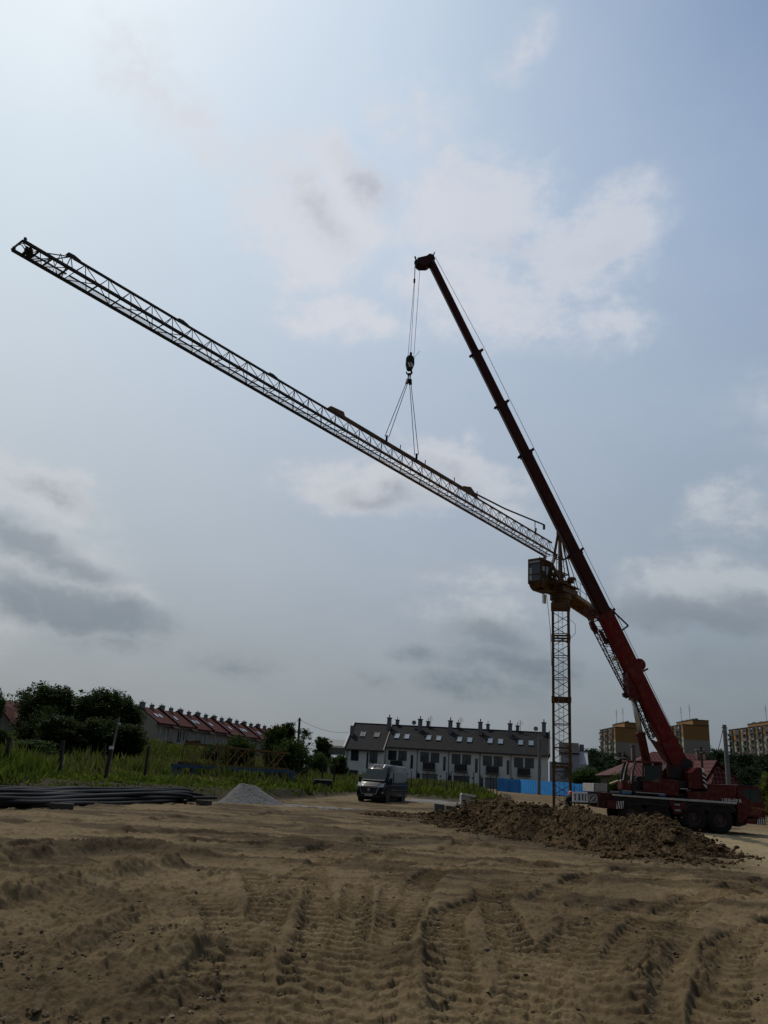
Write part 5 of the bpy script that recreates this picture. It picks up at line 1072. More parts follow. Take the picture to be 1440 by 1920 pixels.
# ---------------------------------------------------------------- tower blocks far behind
print('blocks')
YCOL = mat('ochre block paint', (.30, .15, .035), .9, var=.12, vs=.05); GCOL = mat('grey beige block paint', (.28, .25, .195), .9, var=.1, vs=.08); BCOL = mat('ochre block paint in shade', (.28, .14, .04), .9, var=.08, vs=.05)  # gable tone is the same ochre with shade put into its colour
LCOL = mat('pale green block paint', (.40, .39, .25), .9, var=.12, vs=.1); LOGG = mat('painted loggia shade', (.10, .095, .09), .9, var=.3, vs=.6); RAILP = [mat('brown balcony front', (.10, .075, .06), .8), mat('grey balcony front', (.20, .20, .20), .8), mat('dark balcony front', (.055, .05, .05), .8), mat('green balcony front', (.05, .09, .075), .8)]
BW = glass('block window glass', (.06, .07, .08), .1)
def block(label, cx, cy, x1, zt, length, w, first, near=0.0, bright=False, step=4.5):
    """slab block: its long face looks left (-x) and runs back from the corner (cx, cy)"""
    h = thing('apartment_block', label, 'apartment block', (cx, cy, 1.0), 'tall apartment blocks'); fl_ = 2.8; nf = 11; zt_ = zt; z0 = zt_-fl_*nf; x1 = cx+w
    y0, y1 = cy-near, cy+length
    UH = 6.4; b = MB(); b.box(((cx+x1)/2, (y0+y1)/2, (zt_-UH+z0-6)/2), (w-.02, y1-y0, zt_-UH-z0+6)); b.build('lower_wall', GCOL, h)
    b = MB(); b.box(((cx+x1)/2, (y0+y1)/2, zt_-UH/2), (w-.016, y1-y0-.004, UH)); b.build('upper_wall', BCOL, h)
    b = MB(); b.box((cx+w*.69, (y0+y1)/2-step*.7, zt_+1.15), (w*.62-.03, y1-y0-step*1.4-.01, 2.3)); at_ = b.build('attic', BCOL, h)
    b = MB(); b.box((cx+w*.69, (y0+y1)/2-step*.7, zt_+2.4), (w*.62+.3, y1-y0-step*1.4+.4, .25)); b.box(((cx+x1)/2, (y0+y1)/2, zt_+.1), (w+.5, y1-y0+.5, .22)); b.build('roof_edge', mat('dark roof edge', (.06, .06, .06), .8), h)
    rg_ = random.Random(int(cx)); b = MB()
    for k in range(9): b.box(((cx+x1)/2+w*.1, y0+3+k*(y1-y0-6)/9+rg_.uniform(-.6, .6), zt_+2.8), (1.2, rg_.uniform(.6, 1.6), rg_.uniform(.5, 1.1)))
    b.build('roof_vent', CHIM, at_)
    for k in range(2):
        yy = y0+(y1-y0)*(.25+.4*k); b = MB(); b.tube([((cx+x1)/2, yy, zt_+2.3), ((cx+x1)/2, yy, zt_+9.5)], .10, 5)
        for q_ in range(3): b.tube([((cx+x1)/2-.6, yy, zt_+8.4-q_*.8), ((cx+x1)/2+.6, yy, zt_+8.4-q_*.8)], .05, 4)
        b.build('roof_antenna', GREYS, at_)
    # facade: pilaster strips with windows alternate with bays of loggias
    nb = max(3, int((y1-y0)/7.2)); bw_ = (y1-y0)/nb; nrail = 0; nwin = 0
    rails = MB(); 
    for k in range(nb):
        ya = y0+bw_*k
        b = MB(); b.box((cx-.06, ya+bw_*.17, (zt_-fl_*2+z0)/2), (.1, bw_*.34, zt_-fl_*2-z0)); b.build('pilaster', LCOL if bright else GCOL if False else LCOL, h)
        b = MB(); b.box((cx-.06, ya+bw_*.17, zt_-fl_), (.1, bw_*.34, fl_*2)); b.build('pilaster', YCOL, h)
        b = MB(); b.box((cx-.03, ya+bw_*.67, (zt_+z0)/2), (.06, bw_*.62, zt_-z0)); b.build('loggia', LOGG, h)  # flat dark strip, the shade of the recess painted in
        for f in range(nf):
            zf = z0+f*fl_
            if f < 3: continue
            if nwin < 100:
                b = MB()
                for q_ in (.07, .21): b.box((cx-.13, ya+bw_*(q_+.035), zf+1.65), (.06, bw_*.075, 1.35))
                b.build('window', BW, h); nwin += 1
            if nrail < 100:
                b = MB(); b.box((cx-.7, ya+bw_*.52, zf+.55), (.08, bw_*.30, 1.0)); b.box((cx-.36, ya+bw_*.67, zf+.02), (.7, bw_*.62, .16)); b.box((cx-.42, ya+bw_*.84, zf+(1.3 if rg_.random() < .4 else .55)), (.6, bw_*.27, 1.0)); b.build('balcony', RAILP[rg_.choice([0, 1, 1, 2, 2, 3] if bright else [0, 1, 2, 2])], h); nrail += 1
            if rg_.random() < .6 and nwin < 100: b = MB(); b.box((cx-.12, ya+bw_*(.55+.25*rg_.random()), zf+1.8), (.05, .55, .9)); b.build('window', STUCCO, h); nwin += 1
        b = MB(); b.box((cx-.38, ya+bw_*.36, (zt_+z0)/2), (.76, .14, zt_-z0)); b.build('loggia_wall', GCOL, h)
    return h
c = at_y(1280.5, 1357, 365); block('ochre topped apartment block in the middle, partly behind the red boom', c[0], 365, 0, c[2]-.3, 26, 11.6, True)
c = at_y(1153.5, 1362, 372); block('apartment block left of the red boom with a plain beige end wall', c[0], 372, 0, c[2]-.3, 25, 11.2, True)
c = at_y(1366, 1369, 381); block('yellow apartment block at the right edge with columns of dark balconies', c[0], 329, 0, c[2], 52, 12, True, near=20, bright=True, step=7)
# ---------------------------------------------------------------- red tiled house with painted roof glints behind the truck
CHK = roof_mat('red tiles with painted glints', (.058, .005, .005), (.078, .008, .008), .36, .42, (.15, .095, .09), .7, .12, .9)  # pale joint lines put sky glints into the tile colour
for n_ in CHK.node_tree.nodes:
    if n_.type == 'TEX_BRICK': n_.inputs['Mortar Size'].default_value = .085
yb = 76; c0 = at_y(1161, 1453, yb); c1_ = at_y(1362, 1470, yb); ze = c0[2]; A_ = at_y(1224, 1409, yb+4.2); B_ = at_y(1327, 1421, yb+4.2); zr = A_[2]
rh = thing('red_tiled_house', 'low house with red roof tiles showing painted pale glints, mostly hidden behind the crane truck', 'house', ((c0[0]+c1_[0])/2, yb, .4))
b = MB(); b.prism([(c0[0]+.5, yb+.5, -.2), (c1_[0]-.5, yb+.5, -.2), (c1_[0]-.5, yb+.5, ze-.05), (c0[0]+.5, yb+.5, ze-.05)], (0, 7.4, 0)); b.build('wall', mat('brown house wall', (.06, .048, .04), .9), rh)
b = MB(); xl, xr_ = c0[0], c1_[0]-1.2; b.add([(xl, yb, ze), (xr_, yb, ze), (xr_, yb+8.4, ze), (xl, yb+8.4, ze), (A_[0], yb+4.2, zr), (B_[0]-.3, yb+4.2, zr)], [(0, 1, 5, 4), (1, 2, 5), (2, 3, 4, 5), (3, 0, 4), (3, 2, 1, 0)]); r_ = b.build('roof', CHK, rh); roof_uv(r_, (1, 0, 0))
xg = at_y(1334, 1424, yb-1)[0]; zg = at_y(1330, 1425, yb-1)[2]; b = MB()
b.prism([(xg-1.8, yb-2.2, ze-.9), (xg, yb-2.2, zg), (xg, yb-2.2, zg-.18), (xg-1.8, yb-2.2, ze-1.1)], (0, 6, 0)); b.prism([(xg+1.75, yb-2.2, zg-1.5), (xg, yb-2.2, zg), (xg, yb-2.2, zg-.18), (xg+1.75, yb-2.2, zg-1.7)], (0, 6, 0)); r2_ = b.build('wing_roof', CHK, rh); roof_uv(r2_, (0, 1, 0))
b = MB(); b.prism([(xg-1.6, yb-1.7, -.2), (xg+1.5, yb-1.7, -.2), (xg+1.5, yb-1.7, zg-1.5), (xg, yb-1.7, zg-.3), (xg-1.6, yb-1.7, ze-.9)], (0, 5, 0)); b.build('wing_wall', mat('brown render', (.10, .07, .06), .9), rh)
b = MB(); P5 = [(xg-1.8, yb-3.4, ze-2.0), (xg+1.75, yb-3.4, ze-2.0), (xg+1.62, yb-2.5, zg-1.75), (xg, yb-2.05, zg-.38), (xg-1.7, yb-2.4, ze-1.0)]
b.add(P5+[(x, y+.15, z-.15) for x, y, z in P5], [(0, 1, 2), (0, 2, 3), (0, 3, 4), (5, 7, 6), (5, 8, 7), (5, 9, 8)]); r3_ = b.build('porch_roof', CHK, rh); roof_uv(r3_, (1, 0, 0))
b = MB(); b.prism([(xg+.42, yb-3.1, ze-1.5), (xg+.62, yb-3.1, ze-1.5), (xg+.62, yb-2.55, ze-.35), (xg+.42, yb-2.55, ze-.30)], (0, -.1, 0)); b.build('dormer_gap_shade', DARKF, rh)  # solid dark strip standing in for the shade inside the gap
for px, py, hh in ((1187, 1408, 1.2), (1277, 1413, .8), (1309, 1416, .7)):
    q = at_y(px, py, yb+3.6); b = MB(); b.box((q[0], yb+3.6, q[2]-hh/2+.1), (.34, .4, hh+.9)); c_ = b.build('chimney', BRICK, r_); b = MB(); b.box((q[0], yb+3.6, q[2]+.5), (.46, .5, .08)); b.build('chimney_cap', CHIM, c_)
# ---------------------------------------------------------------- trees
print('trees')
LEAF = [leaf_mat('dark leaves', (.015, .027, .007), (.044, .068, .015), .35, .55, .9), leaf_mat('green leaves', (.022, .042, .008), (.060, .092, .018), .35, .5, .9), leaf_mat('haze tinted leaves', (.016, .028, .014), (.036, .056, .026), .25, .6, .5), leaf_mat('yellow green leaves', (.05, .075, .01), (.13, .15, .03), .4, .5, .8)]  # far crowns: bluish haze is put into the leaf colour
BARK = mat('bark', (.045, .035, .028), .9, var=.4, vs=4)
def crown(seed, H, Wd, n, leaf=.22, z0=.18, lobes=9, shape=1.0, loose=.0):
    """leaf-sized quads in clumps spread through the lobes of a crown"""
    rg_ = np.random.default_rng(seed); C_ = []
    for k in range(lobes):
        t = (k+.5)/lobes; z = H*(z0+.16+(1-z0-.32)*t); r = Wd*.5*(1-abs(t-.42)**1.6*1.1*shape)*rg_.uniform(.35, 1.0); a = k*2.4+rg_.uniform(-.5, .5); C_.append((r*math.cos(a)*.8, r*math.sin(a)*.8, z, Wd*rg_.uniform(.17, .27)))
    C_.append((0, 0, H*.80, Wd*.20)); C_.append((0, 0, H*.5, Wd*.3)); C_ = np.array(C_)
    nc = n//26; li = rg_.integers(0, len(C_), nc); d = rg_.standard_normal((nc, 3)); d /= np.linalg.norm(d, axis=1)[:, None]; rr = np.minimum(rg_.random(nc)**.45*(1+.22*rg_.standard_normal(nc)), 1.22)
    cc_ = C_[li, :3]+d*(C_[li, 3]*rr)[:, None]*np.array([1, 1, .85]); cc_[:, 2] = np.maximum(cc_[:, 2], H*z0*.7)
    k = np.repeat(np.arange(nc), 26); N2 = len(k); sp = Wd*(.030+.02*loose)
    p = cc_[k]+rg_.standard_normal((N2, 3))*np.array([sp, sp, sp*.7])*rg_.uniform(.5, 1.7, nc)[k][:, None]
    a = rg_.standard_normal((N2, 3)); a[:, 2] *= .5; a /= np.linalg.norm(a, axis=1)[:, None]; b_ = np.cross(a, rg_.standard_normal((N2, 3))); b_ /= np.linalg.norm(b_, axis=1)[:, None]
    s = leaf*rg_.uniform(.5, 1.25, N2)[:, None]
    return np.stack([p-a*s*.7, p+b_*s*.33, p+a*s*.7, p-b_*s*.33], 1).reshape(-1, 3), C_
TREES = {}
def tree_proto(key, seed, H, Wd, n, leafm, leaf=.22, z0=.18, lobes=9, shape=1.0, loose=0., name='leafy_tree'):
    V, C_ = crown(seed, H, Wd, n, leaf, z0, lobes, shape, loose)
    root = bpy.data.objects.new(name, None); COL.objects.link(root)
    c = fast_mesh('crown', V, np.arange(len(V)).reshape(-1, 4), leafm, False); c.parent = root
    b = MB(); tr = max(.07, H*.022); b.tube([(0, 0, -.4), (.05, 0, H*z0), (0, .06, H*.45), (.04, 0, H*.78)], [tr*1.3, tr, tr*.7, tr*.2], 8)
    for q in C_[:7]: b.tube([(0, 0, max(H*z0*.9, q[2]*.55)), tuple(q[:3]*np.array([.5, .5, .85])), tuple(q[:3])], [tr*.5, tr*.3, tr*.08], 5)
    b.build('trunk', BARK, root); TREES[key] = [root, H, Wd, False]
tree_proto('oak', 1, 10, 9, 42000, LEAF[0], .27, .05, 15); tree_proto('oak2', 2, 10, 7.5, 34000, LEAF[0], .27, .05, 13, loose=.3)
tree_proto('bush', 3, 5, 6, 20000, LEAF[1], .19, .02, 11, name='leafy_bush'); tree_proto('bush2', 4, 5, 4.5, 14000, LEAF[1], .20, .06, 8, loose=.5, name='leafy_bush')
tree_proto('far', 5, 14, 13, 30000, LEAF[2], .44, .03, 15); tree_proto('far2', 6, 14, 11, 26000, LEAF[2], .44, .04, 14)
tree_proto('yel', 7, 5, 5, 14000, LEAF[3], .2, .05, 9, name='leafy_bush'); tree_proto('con', 8, 8, 4.5, 16000, LEAF[0], .24, .03, 13, shape=1.3, name='conifer_tree'); tree_proto('thin', 9, 7, 3.2, 1600, LEAF[0], .18, .25, 7, loose=1.2, name='sparse_tree')
def plant(key, px, pytop, y, wpx, label, group, cat=None, rot=None, name=None):
    """stand a tree with its top at a picture height and a crown of that apparent width"""
    root, H, Wd, used = TREES[key]; P = at_y(px, pytop, y); zg = gz(P[0], y); h = P[2]-zg
    o = copy_tree(root) if used else root; TREES[key][3] = True
    o.location = (P[0], y, zg); w = wpx/FPX*np.linalg.norm([P[0], y, P[2]-CAMH])
    o.scale = (w/Wd, w/Wd, h/H); o.rotation_euler = (0, 0, rot if rot is not None else (px*1.7) % 6.28)
    tag(o, label, cat or ('bush' if 'bush' in key or key == 'yel' else 'tree'), group); return o
g1, g2, g3, g4 = 'dark trees on the left', 'bushes in front of the red roofs', 'trees behind the crane truck', 'weeds and bushes'
plant('oak', 112, 1284, 84, 130, 'tallest dark rounded tree in the clump right of the left red roof', g1)
plant('oak2', 190, 1288, 82, 95, 'dark tree with a knobbly top in the middle of the left clump', g1)
plant('oak', 235, 1302, 86, 80, 'dark tree at the right end of the left clump, touching the red terrace', g1, rot=2)
plant('thin', 66, 1326, 88, 46, 'sparse small tree between the left red roof and the dark clump', g1, rot=2)
plant('oak2', 90, 1320, 80, 62, 'lower dark tree at the left side of the clump below the red gable', g1, rot=4)
plant('oak2', 120, 1340, 76, 95, 'rounded dark bush tree at the foot of the tallest left tree', g1, rot=.6)
plant('oak', 185, 1345, 77, 90, 'dark bush tree below the knobbly topped left tree', g1, rot=5)
plant('oak2', 246, 1356, 78, 70, 'dark bush at the foot of the clump beside the leaning pole', g4, rot=1.1)
plant('oak', 4, 1366, 66, 46, 'small dark tree cut by the left edge of the picture', g1, rot=3)
plant('bush2', 60, 1385, 66, 90, 'low green bush by the left fence post', g4, rot=3)
plant('bush', 0, 1296, 100, 26, 'dark shrub top beside the roof at the far left', g4)
plant('bush', 450, 1382, 84, 70, 'bright green bush above the left half of the yellow lattice', g2); plant('bush2', 518, 1356, 88, 50, 'green bush with a pointed top before the end of the red terrace', g2)
plant('con', 540, 1347, 100, 46, 'dark upright tree just left of the wire pole', g1); plant('bush', 548, 1386, 76, 72, 'leafy green bush above the right end of the blue trestle', g2, rot=2)
plant('thin', 572, 1352, 90, 46, 'sparse thin tree with bare twigs right of the wire pole', g1); plant('con', 609, 1376, 150, 44, 'dark conifer left of the low grey hall', g1)
plant('bush', 596, 1412, 110, 50, 'dark bush beside the whitish tunnel roofs', g4, rot=3); plant('bush2', 636, 1414, 100, 40, 'green bush before the left end of the white terrace', g2)
plant('bush', 410, 1396, 92, 60, 'dark bush under the red terrace left of the bright green one', g2, rot=5)
plant('far', 1112, 1402, 150, 86, 'blue green tree right of the tower mast above the ballast block', g3); plant('far2', 1150, 1410, 140, 84, 'blue green tree between the mast and the operator cab', g3)
plant('bush', 1164, 1450, 66, 56, 'dark bush before the wall of the red tiled house, behind the operator cab', g4, rot=1.5)
plant('bush', 1100, 1440, 88, 66, 'dark bush behind the blue hoarding next to the mast', g4, rot=2); plant('bush', 1142, 1444, 92, 60, 'green bush behind the hoarding and the ballast block', g4, rot=3.3)
plant('far2', 1190, 1418, 150, 60, 'blue green tree behind the crane operator cab', g3, rot=1)
plant('far', 1348, 1402, 170, 74, 'blue green tree just left of the concrete power pole', g3, rot=2.2); plant('far2', 1392, 1410, 165, 80, 'blue green tree right of the power pole below the yellow block', g3, rot=5)
plant('far', 1440, 1412, 160, 84, 'blue green tree at the right edge below the yellow block', g3, rot=.5); plant('far2', 1368, 1430, 120, 66, 'darker tree low behind the red engine cover', g3, rot=4)
plant('far', 1415, 1436, 110, 70, 'dark tree low behind the driver cab', g3, rot=1.4); plant('yel', 1446, 1446, 62, 60, 'yellow green bush cut by the right edge beside the driver cab', g4)
plant('yel', 1470, 1470, 58, 60, 'yellow green bush just outside the right edge by the cab', g4, rot=2)
# ---------------------------------------------------------------- van
def van():
    root = bpy.data.objects.new('delivery_van', None); COL.objects.link(root)
    PV = mat('dark blue grey van paint', (.006, .009, .012), .25, 0, var=.12, dust=.02, spec=.12)
    # stations from front to back: y, half width low, half width high, bottom z, shoulder z, top z
    st = [(.00, .80, .70, .42, .72, .80), (.06, .92, .84, .34, .80, 1.00), (.22, .98, .90, .32, .95, 1.12), (.75, 1.02, .94, .32, 1.10, 1.36), (.95, 1.02, .92, .32, 1.18, 1.60), (1.55, 1.02, .84, .32, 1.25, 2.22), (1.95, 1.02, .82, .32, 1.25, 2.46), (2.5, 1.02, .82, .32, 1.25, 2.54), (5.2, 1.02, .82, .34, 1.25, 2.52), (5.40, 1.00, .80, .40, 1.25, 2.40)]
    b = MB(); ring = []
    for (y, wl, wh, z0, zs, zt) in st:
        hf = [(wl*.93, z0), (wl, z0+.15), (wl, zs*.6+z0*.4), (wl*.995, zs), (wl*.5+wh*.5, (zs+zt)/2), (wh, zt-.10*min(1, (zt-zs)*2)), (wh-.10, zt-.01), (wh*.45, zt+.01)]
        ring.append([(x, y, z) for x, z in hf]+[(-x, y, z) for x, z in hf[::-1]])
    n = 16; vs = [v for r in ring for v in r]; fs = [(i*n+j, i*n+(j+1) % n, (i+1)*n+(j+1) % n, (i+1)*n+j) for i in range(len(ring)-1) for j in range(n)]
    fs += [tuple(range(n))[::-1], tuple((len(ring)-1)*n+j for j in range(n))]; b.add(vs, fs); body = b.build('body', PV, root, smooth=True)
    em = body.modifiers.new('split', 'EDGE_SPLIT'); em.split_angle = math.radians(38)
    def q(pts, name, m_, ext=(0, 0, 0), par=root):
        b = MB(); b.prism(pts, ext); return b.build(name, m_, par)
    q([(-.86, .79, 1.44), (.86, .79, 1.44), (.76, 1.46, 2.16), (-.76, 1.46, 2.16)], 'windscreen', mat('van glass', (.010, .020, .022), .06, spec=.25), (0, -.05, .04))
    q([(-.8, .74, 1.40), (.8, .74, 1.40), (.8, .82, 1.47), (-.8, .82, 1.47)], 'scuttle', BLACK, (0, -.05, .04))
    for s in (-1, 1):
        q([(s*1.0, .95, 1.40), (s*1.005, 1.95, 1.36), (s*.93, 1.95, 1.98), (s*.90, 1.55, 1.98)], 'front_side_window', MATS['van glass'], (s*.035, 0, .0))
        q([(s*1.0, 2.15, 1.36), (s*1.0, 5.1, 1.36), (s*.925, 5.1, 2.0), (s*.925, 2.15, 2.0)], 'side_window', MATS['van glass'], (s*.035, 0, 0))
        q([(s*1.02, .9, .62), (s*1.02, 5.3, .62), (s*1.02, 5.3, .76), (s*1.02, .9, .74)], 'rub_strip', BLACK, (s*.03, 0, 0))
        q([(s*1.015, 1.6, 1.18), (s*1.015, 5.3, 1.2), (s*1.015, 5.3, 1.23), (s*1.015, 1.6, 1.21)], 'trim_line', CHROME, (s*.012, 0, 0))
        q([(s*1.018, 1.5, .86), (s*1.018, 5.3, .86), (s*1.018, 5.3, .89), (s*1.018, 1.5, .89)], 'trim_line', CHROME, (s*.016, 0, 0))
        q([(s*.60, .03, 1.0), (s*.93, .20, 1.02), (s*.97, .48, 1.30), (s*.62, .14, 1.13)], 'headlight', mat('headlight glass', (.30, .31, .32), .12, .5), (0, -.07, .01))
        q([(s*.90, -.0, .62), (s*.99, .15, .64), (s*.99, .15, .76), (s*.90, -.0, .70)], 'fog_light_trim', CHROME, (0, -.03, 0))
        m_ = q([(s*1.04, 1.05, 1.22), (s*1.24, 1.05, 1.26), (s*1.24, 1.05, 1.66), (s*1.06, 1.05, 1.62)], 'mirror', BLACK, (0, .16, 0))
        b = MB(); b.beam((s*.98, 1.1, 1.3), (s*1.1, 1.1, 1.3), .1, .08); b.build('mirror_arm', BLACK, m_)
        for y in (.98, 4.35):
            w = bpy.data.objects.new('wheel', None); COL.objects.link(w); w.parent = root; b = MB(); b.lathe((s*.90, y, .34), [(.2, -.12), (.31, -.12), (.34, -.09), (.34, .09), (.31, .12), (.2, .12)], 'x', 24); b.build('tyre', RUBBER, w, smooth=True)
            b = MB(); b.lathe((s*.90, y, .34), [(0, s*.11), (.20, s*.10), (.215, s*.125), (.22, 0)], 'x', 18); b.build('rim', GREYS, w)
            b = MB(); b.lathe((s*.995, y, .36), [(0, 0), (.40, 0), (.40, s*.028), (0, s*.028)], 'x', 24); b.build('wheel_arch', BLACK, root)
    q([(-.52, -.01, .56), (.52, -.01, .56), (.66, .045, .99), (-.66, .045, .99)], 'grille', BLACK, (0, -.05, 0))
    b = MB()
    for a, c_ in (((-.52, -.075, .56), (.52, -.075, .56)), ((-.52, -.075, .56), (-.68, -.03, 1.0)), ((.52, -.075, .56), (.68, -.03, 1.0)), ((-.68, -.03, 1.0), (.68, -.03, 1.0)), ((-.68, -.03, 1.0), (-.97, .24, 1.06)), ((.68, -.03, 1.0), (.97, .24, 1.06))): b.beam(a, c_, .045, .05)
    b.build('grille_trim', CHROME, root)
    b = MB(); b.lathe((0, -.10, .80), [(0, 0), (.10, 0), (.09, -.02), (0, -.025)], 'y', 18); b.build('badge', CHROME, root)
    b = MB(); b.box((0, 2.7, .28), (1.7, 4.9, .22)); b.build('underbody', BLACK, root)  # black floor box added low to darken the gap under the van
    q([(-.84, -.03, .34), (.84, -.03, .34), (.9, -.03, .52), (-.9, -.03, .52)], 'bumper', BLACK, (0, .1, 0))
    pl_ = q([(-.26, -.05, .43), (.26, -.05, .43), (.26, -.05, .54), (-.26, -.05, .54)], 'number_plate', WHITEP, (0, -.02, 0))
    cu = bpy.data.curves.new('plate', 'FONT'); cu.body = 'KR 8844'; cu.size = .11; cu.align_x = 'CENTER'; to = bpy.data.objects.new('plate', cu); COL.objects.link(to); bpy.context.view_layer.update(); me = bpy.data.meshes.new_from_object(to.evaluated_get(bpy.context.evaluated_depsgraph_get())); bpy.data.objects.remove(to)
    for v in me.vertices: x, y, z = v.co; v.co = (x, -.074, .445+y)
    link('plate_lettering', me, BLACK, pl_)
    for x in (-.35, .35): q([(x-.03, 1.6, 2.29), (x+.03, 1.6, 2.29), (x+.03, 1.95, 2.52), (x-.03, 1.95, 2.52)], 'roof_rib', CHROME if x > 0 else BLACK, (0, 0, .03))
    b = MB(); b.tube([(0, 1.7, 2.36), (0, 1.78, 2.7)], .012, 5); b.build('aerial', BLACK, root)
    return root
vn = van(); P = at_z(691, 1500, 0); tag(vn, 'dark blue grey passenger van standing on the sand before the white terrace', 'van')
Pv = at_y(691, 1500, 57.5); vn.location = (Pv[0], Pv[1], .04); vn.rotation_euler = (0, 0, math.radians(-21))
# ---------------------------------------------------------------- pipes, stored crane parts, fences, poles
print('misc')
PIPE = mat('black plastic pipe', (.007, .007, .0075), .6, var=.3, dust=.10, spec=.18)
def pipe(seq, r, k):
    pts = []; n = len(seq)
    for (px, py, h) in seq: P = at_z(px, py, 0); pts.append(Vector((P[0], P[1], h+r)))
    out = []
    for i in range(n-1):
        a = pts[max(i-1, 0)]; b_ = pts[i]; c_ = pts[i+1]; d = pts[min(i+2, n-1)]
        for t in np.linspace(0, 1, 8, endpoint=False): out.append(.5*(2*b_+(c_-a)*t+(2*a-5*b_+4*c_-d)*t*t+(3*b_-a-3*c_+d)*t**3))
    out.append(pts[-1]); b = MB(); b.tube(out, r, 10); o = b.build('plastic_pipe', PIPE, None, smooth=True)
    return tag(o, 'black plastic pipe lying in the long wavy bundle along the grass edge', 'pipe', 'black pipes in the long bundle')
rp = random.Random(12)
for k in range(15):
    lay = k % 3; col_ = k//3; yy = 1513-3.2*col_; xe = 405-rp.uniform(0, 70)-(25 if lay == 0 else 0); hb = .0+lay*.115+.02*col_
    seq = [(x, yy+1.6*math.sin(x*.013+k)+(1508-1517)*max(0, x)/430*.9+(4 if x < 80 else 0), hb+.03*math.sin(x*.02+k*1.3)+(.06 if lay == 2 and 230 < x < 380 else 0)) for x in (-170, -90, 0, 70, 140, 210, 280, 340)] + [(xe, yy-6, hb*(.9 if lay else .1))]
    pipe(seq, .082, k)
for k in range(5):
    yy = 1497-2.2*k; seq = [(x, yy-4*max(0, x)/400+1.2*math.sin(x*.015+k*2), .02+.16*(k % 2)+.03*math.sin(x*.03+k)) for x in (-150, -60, 30, 110, 190, 270)] + [(330+rp.uniform(0, 50), yy-4, .02)]
    pipe(seq, .10, k+20)
for px0, px1, py, lab in ((92, 137, 1519, 'short dark timber baulk in front of the left half of the pipe bundle'), (368, 396, 1510, 'short timber baulk under the right ends of the pipes')):
    a = at_z(px0, py-2, 0); c_ = at_z(px1, py, 0); b = MB(); b.beam((a[0], a[1], .1), (c_[0], c_[1], .1), .2, .2); tag(b.build('timber_baulk', mat('old timber', (.07, .06, .05), .9, var=.4, vs=5, bump=.4), bevel=.015), lab, 'timber')
# blue trestle with yellow lattice section on top
ys = 62.0; L0, L1 = at_y(330, 1434, ys), at_y(550, 1446, ys+3); BLUE = mat('blue steel', (.025, .085, .16), .5, var=.4, vs=1.5, dust=.3)
tz = L0[2]; t0 = Vector((L0[0], ys, L0[2])); t1 = Vector((L1[0], ys+3, L1[2])); tdir = (t1-t0).normalized(); tl = (t1-t0).length; tn = Vector((-tdir.y, tdir.x, 0)).normalized()
tr = thing('steel_trestle', 'blue steel trestle with splayed legs carrying the yellow lattice section in the grass', 'trestle', (t0.x, ys, .5))
def TP(s, d, z): return t0+tdir*s+tn*d+Vector((0, 0, z))
for d in (0, 1.5): b = MB(); b.beam(TP(-.2, d, -.06), TP(tl+.1, d, -.06), .2, .24); b.build('top_beam', BLUE, tr)
for k in range(9):
    s = .35+k*(tl-.6)/8
    for d, o_ in ((0, -.35), (1.5, .35)):
        b = MB(); b.beam(TP(s, d, -.15), TP(s-.42, d+o_, -1.25), .10, .10); b.beam(TP(s, d, -.15), TP(s+.36, d+o_, -1.25), .10, .10); b.build('splayed_leg', BLUE, tr)
b = MB(); b.beam(TP(-.2, -.3, -.85), TP(tl*.55, -.3, -.85), .12, .4); b.build('side_panel', BLUE, tr); b = MB(); b.beam(TP(tl*.78, .2, -.45), TP(tl*.9, .2, -.45), .3, .5); b.build('side_panel', BLUE, tr)
for s_, w_ in ((tl, .2), (-.1, .16)): b = MB(); b.beam(TP(s_, 0, -.1), TP(s_, -.1, -1.3), w_, .2); b.build('end_leg', BLUE, tr)
ls = thing('lattice_section', 'rusty yellow lattice crane section stored on the blue trestle', 'lattice section', (t0.x, ys, t0.z)); b = MB(); s0, s1 = .55, tl-.4
RUST = mat('rusty yellow paint', (.21, .105, .02), .7, var=.5, vs=2, dark=(.075, .035, .014))
for d in (.12, 1.38): b.beam(TP(s0, d, .14), TP(s1, d, .14), .11, .12); b.beam(TP(s0, d, 1.58), TP(s1, d, 1.30), .12, .12)
b.build('chord', RUST, ls); b = MB(); nb = 10
for k in range(nb):
    a, c_ = s0+.05+(s1-s0-.1)*k/nb, s0+.05+(s1-s0-.1)*(k+1)/nb; ha = 1.58-.28*k/nb; hc = 1.58-.28*(k+1)/nb
    for d in (.12, 1.38):
        b.beam(TP(a, d, .2), TP(a, d, ha-.06), .05, .05); b.beam(TP(a, d, .2), TP(c_, d, hc-.06), .045, .045) if (k+int(d)) % 2 == 0 else b.beam(TP(a, d, ha-.06), TP(c_, d, .2), .045, .045)
    b.beam(TP(a, .12, .16), TP(a, 1.38, .16), .05, .05); b.beam(TP(a, .12, ha), TP(a, 1.38, ha), .05, .05)
b.build('bracing', RUST, ls)
b = MB(); b.beam(TP(.1, .3, .12), TP(1.7, .3, .12), .4, .25); b.beam(TP(.7, .5, 1.6), TP(1.6, .5, 1.72), .5, .26); b.lathe(tuple(TP(.6, .1, 1.66)), [(0, 0), (.16, 0), (.16, .3), (0, .3)], 'y', 14); b.build('end_fitting', mat('dark rusty steel', (.06, .035, .022), .8), ls)
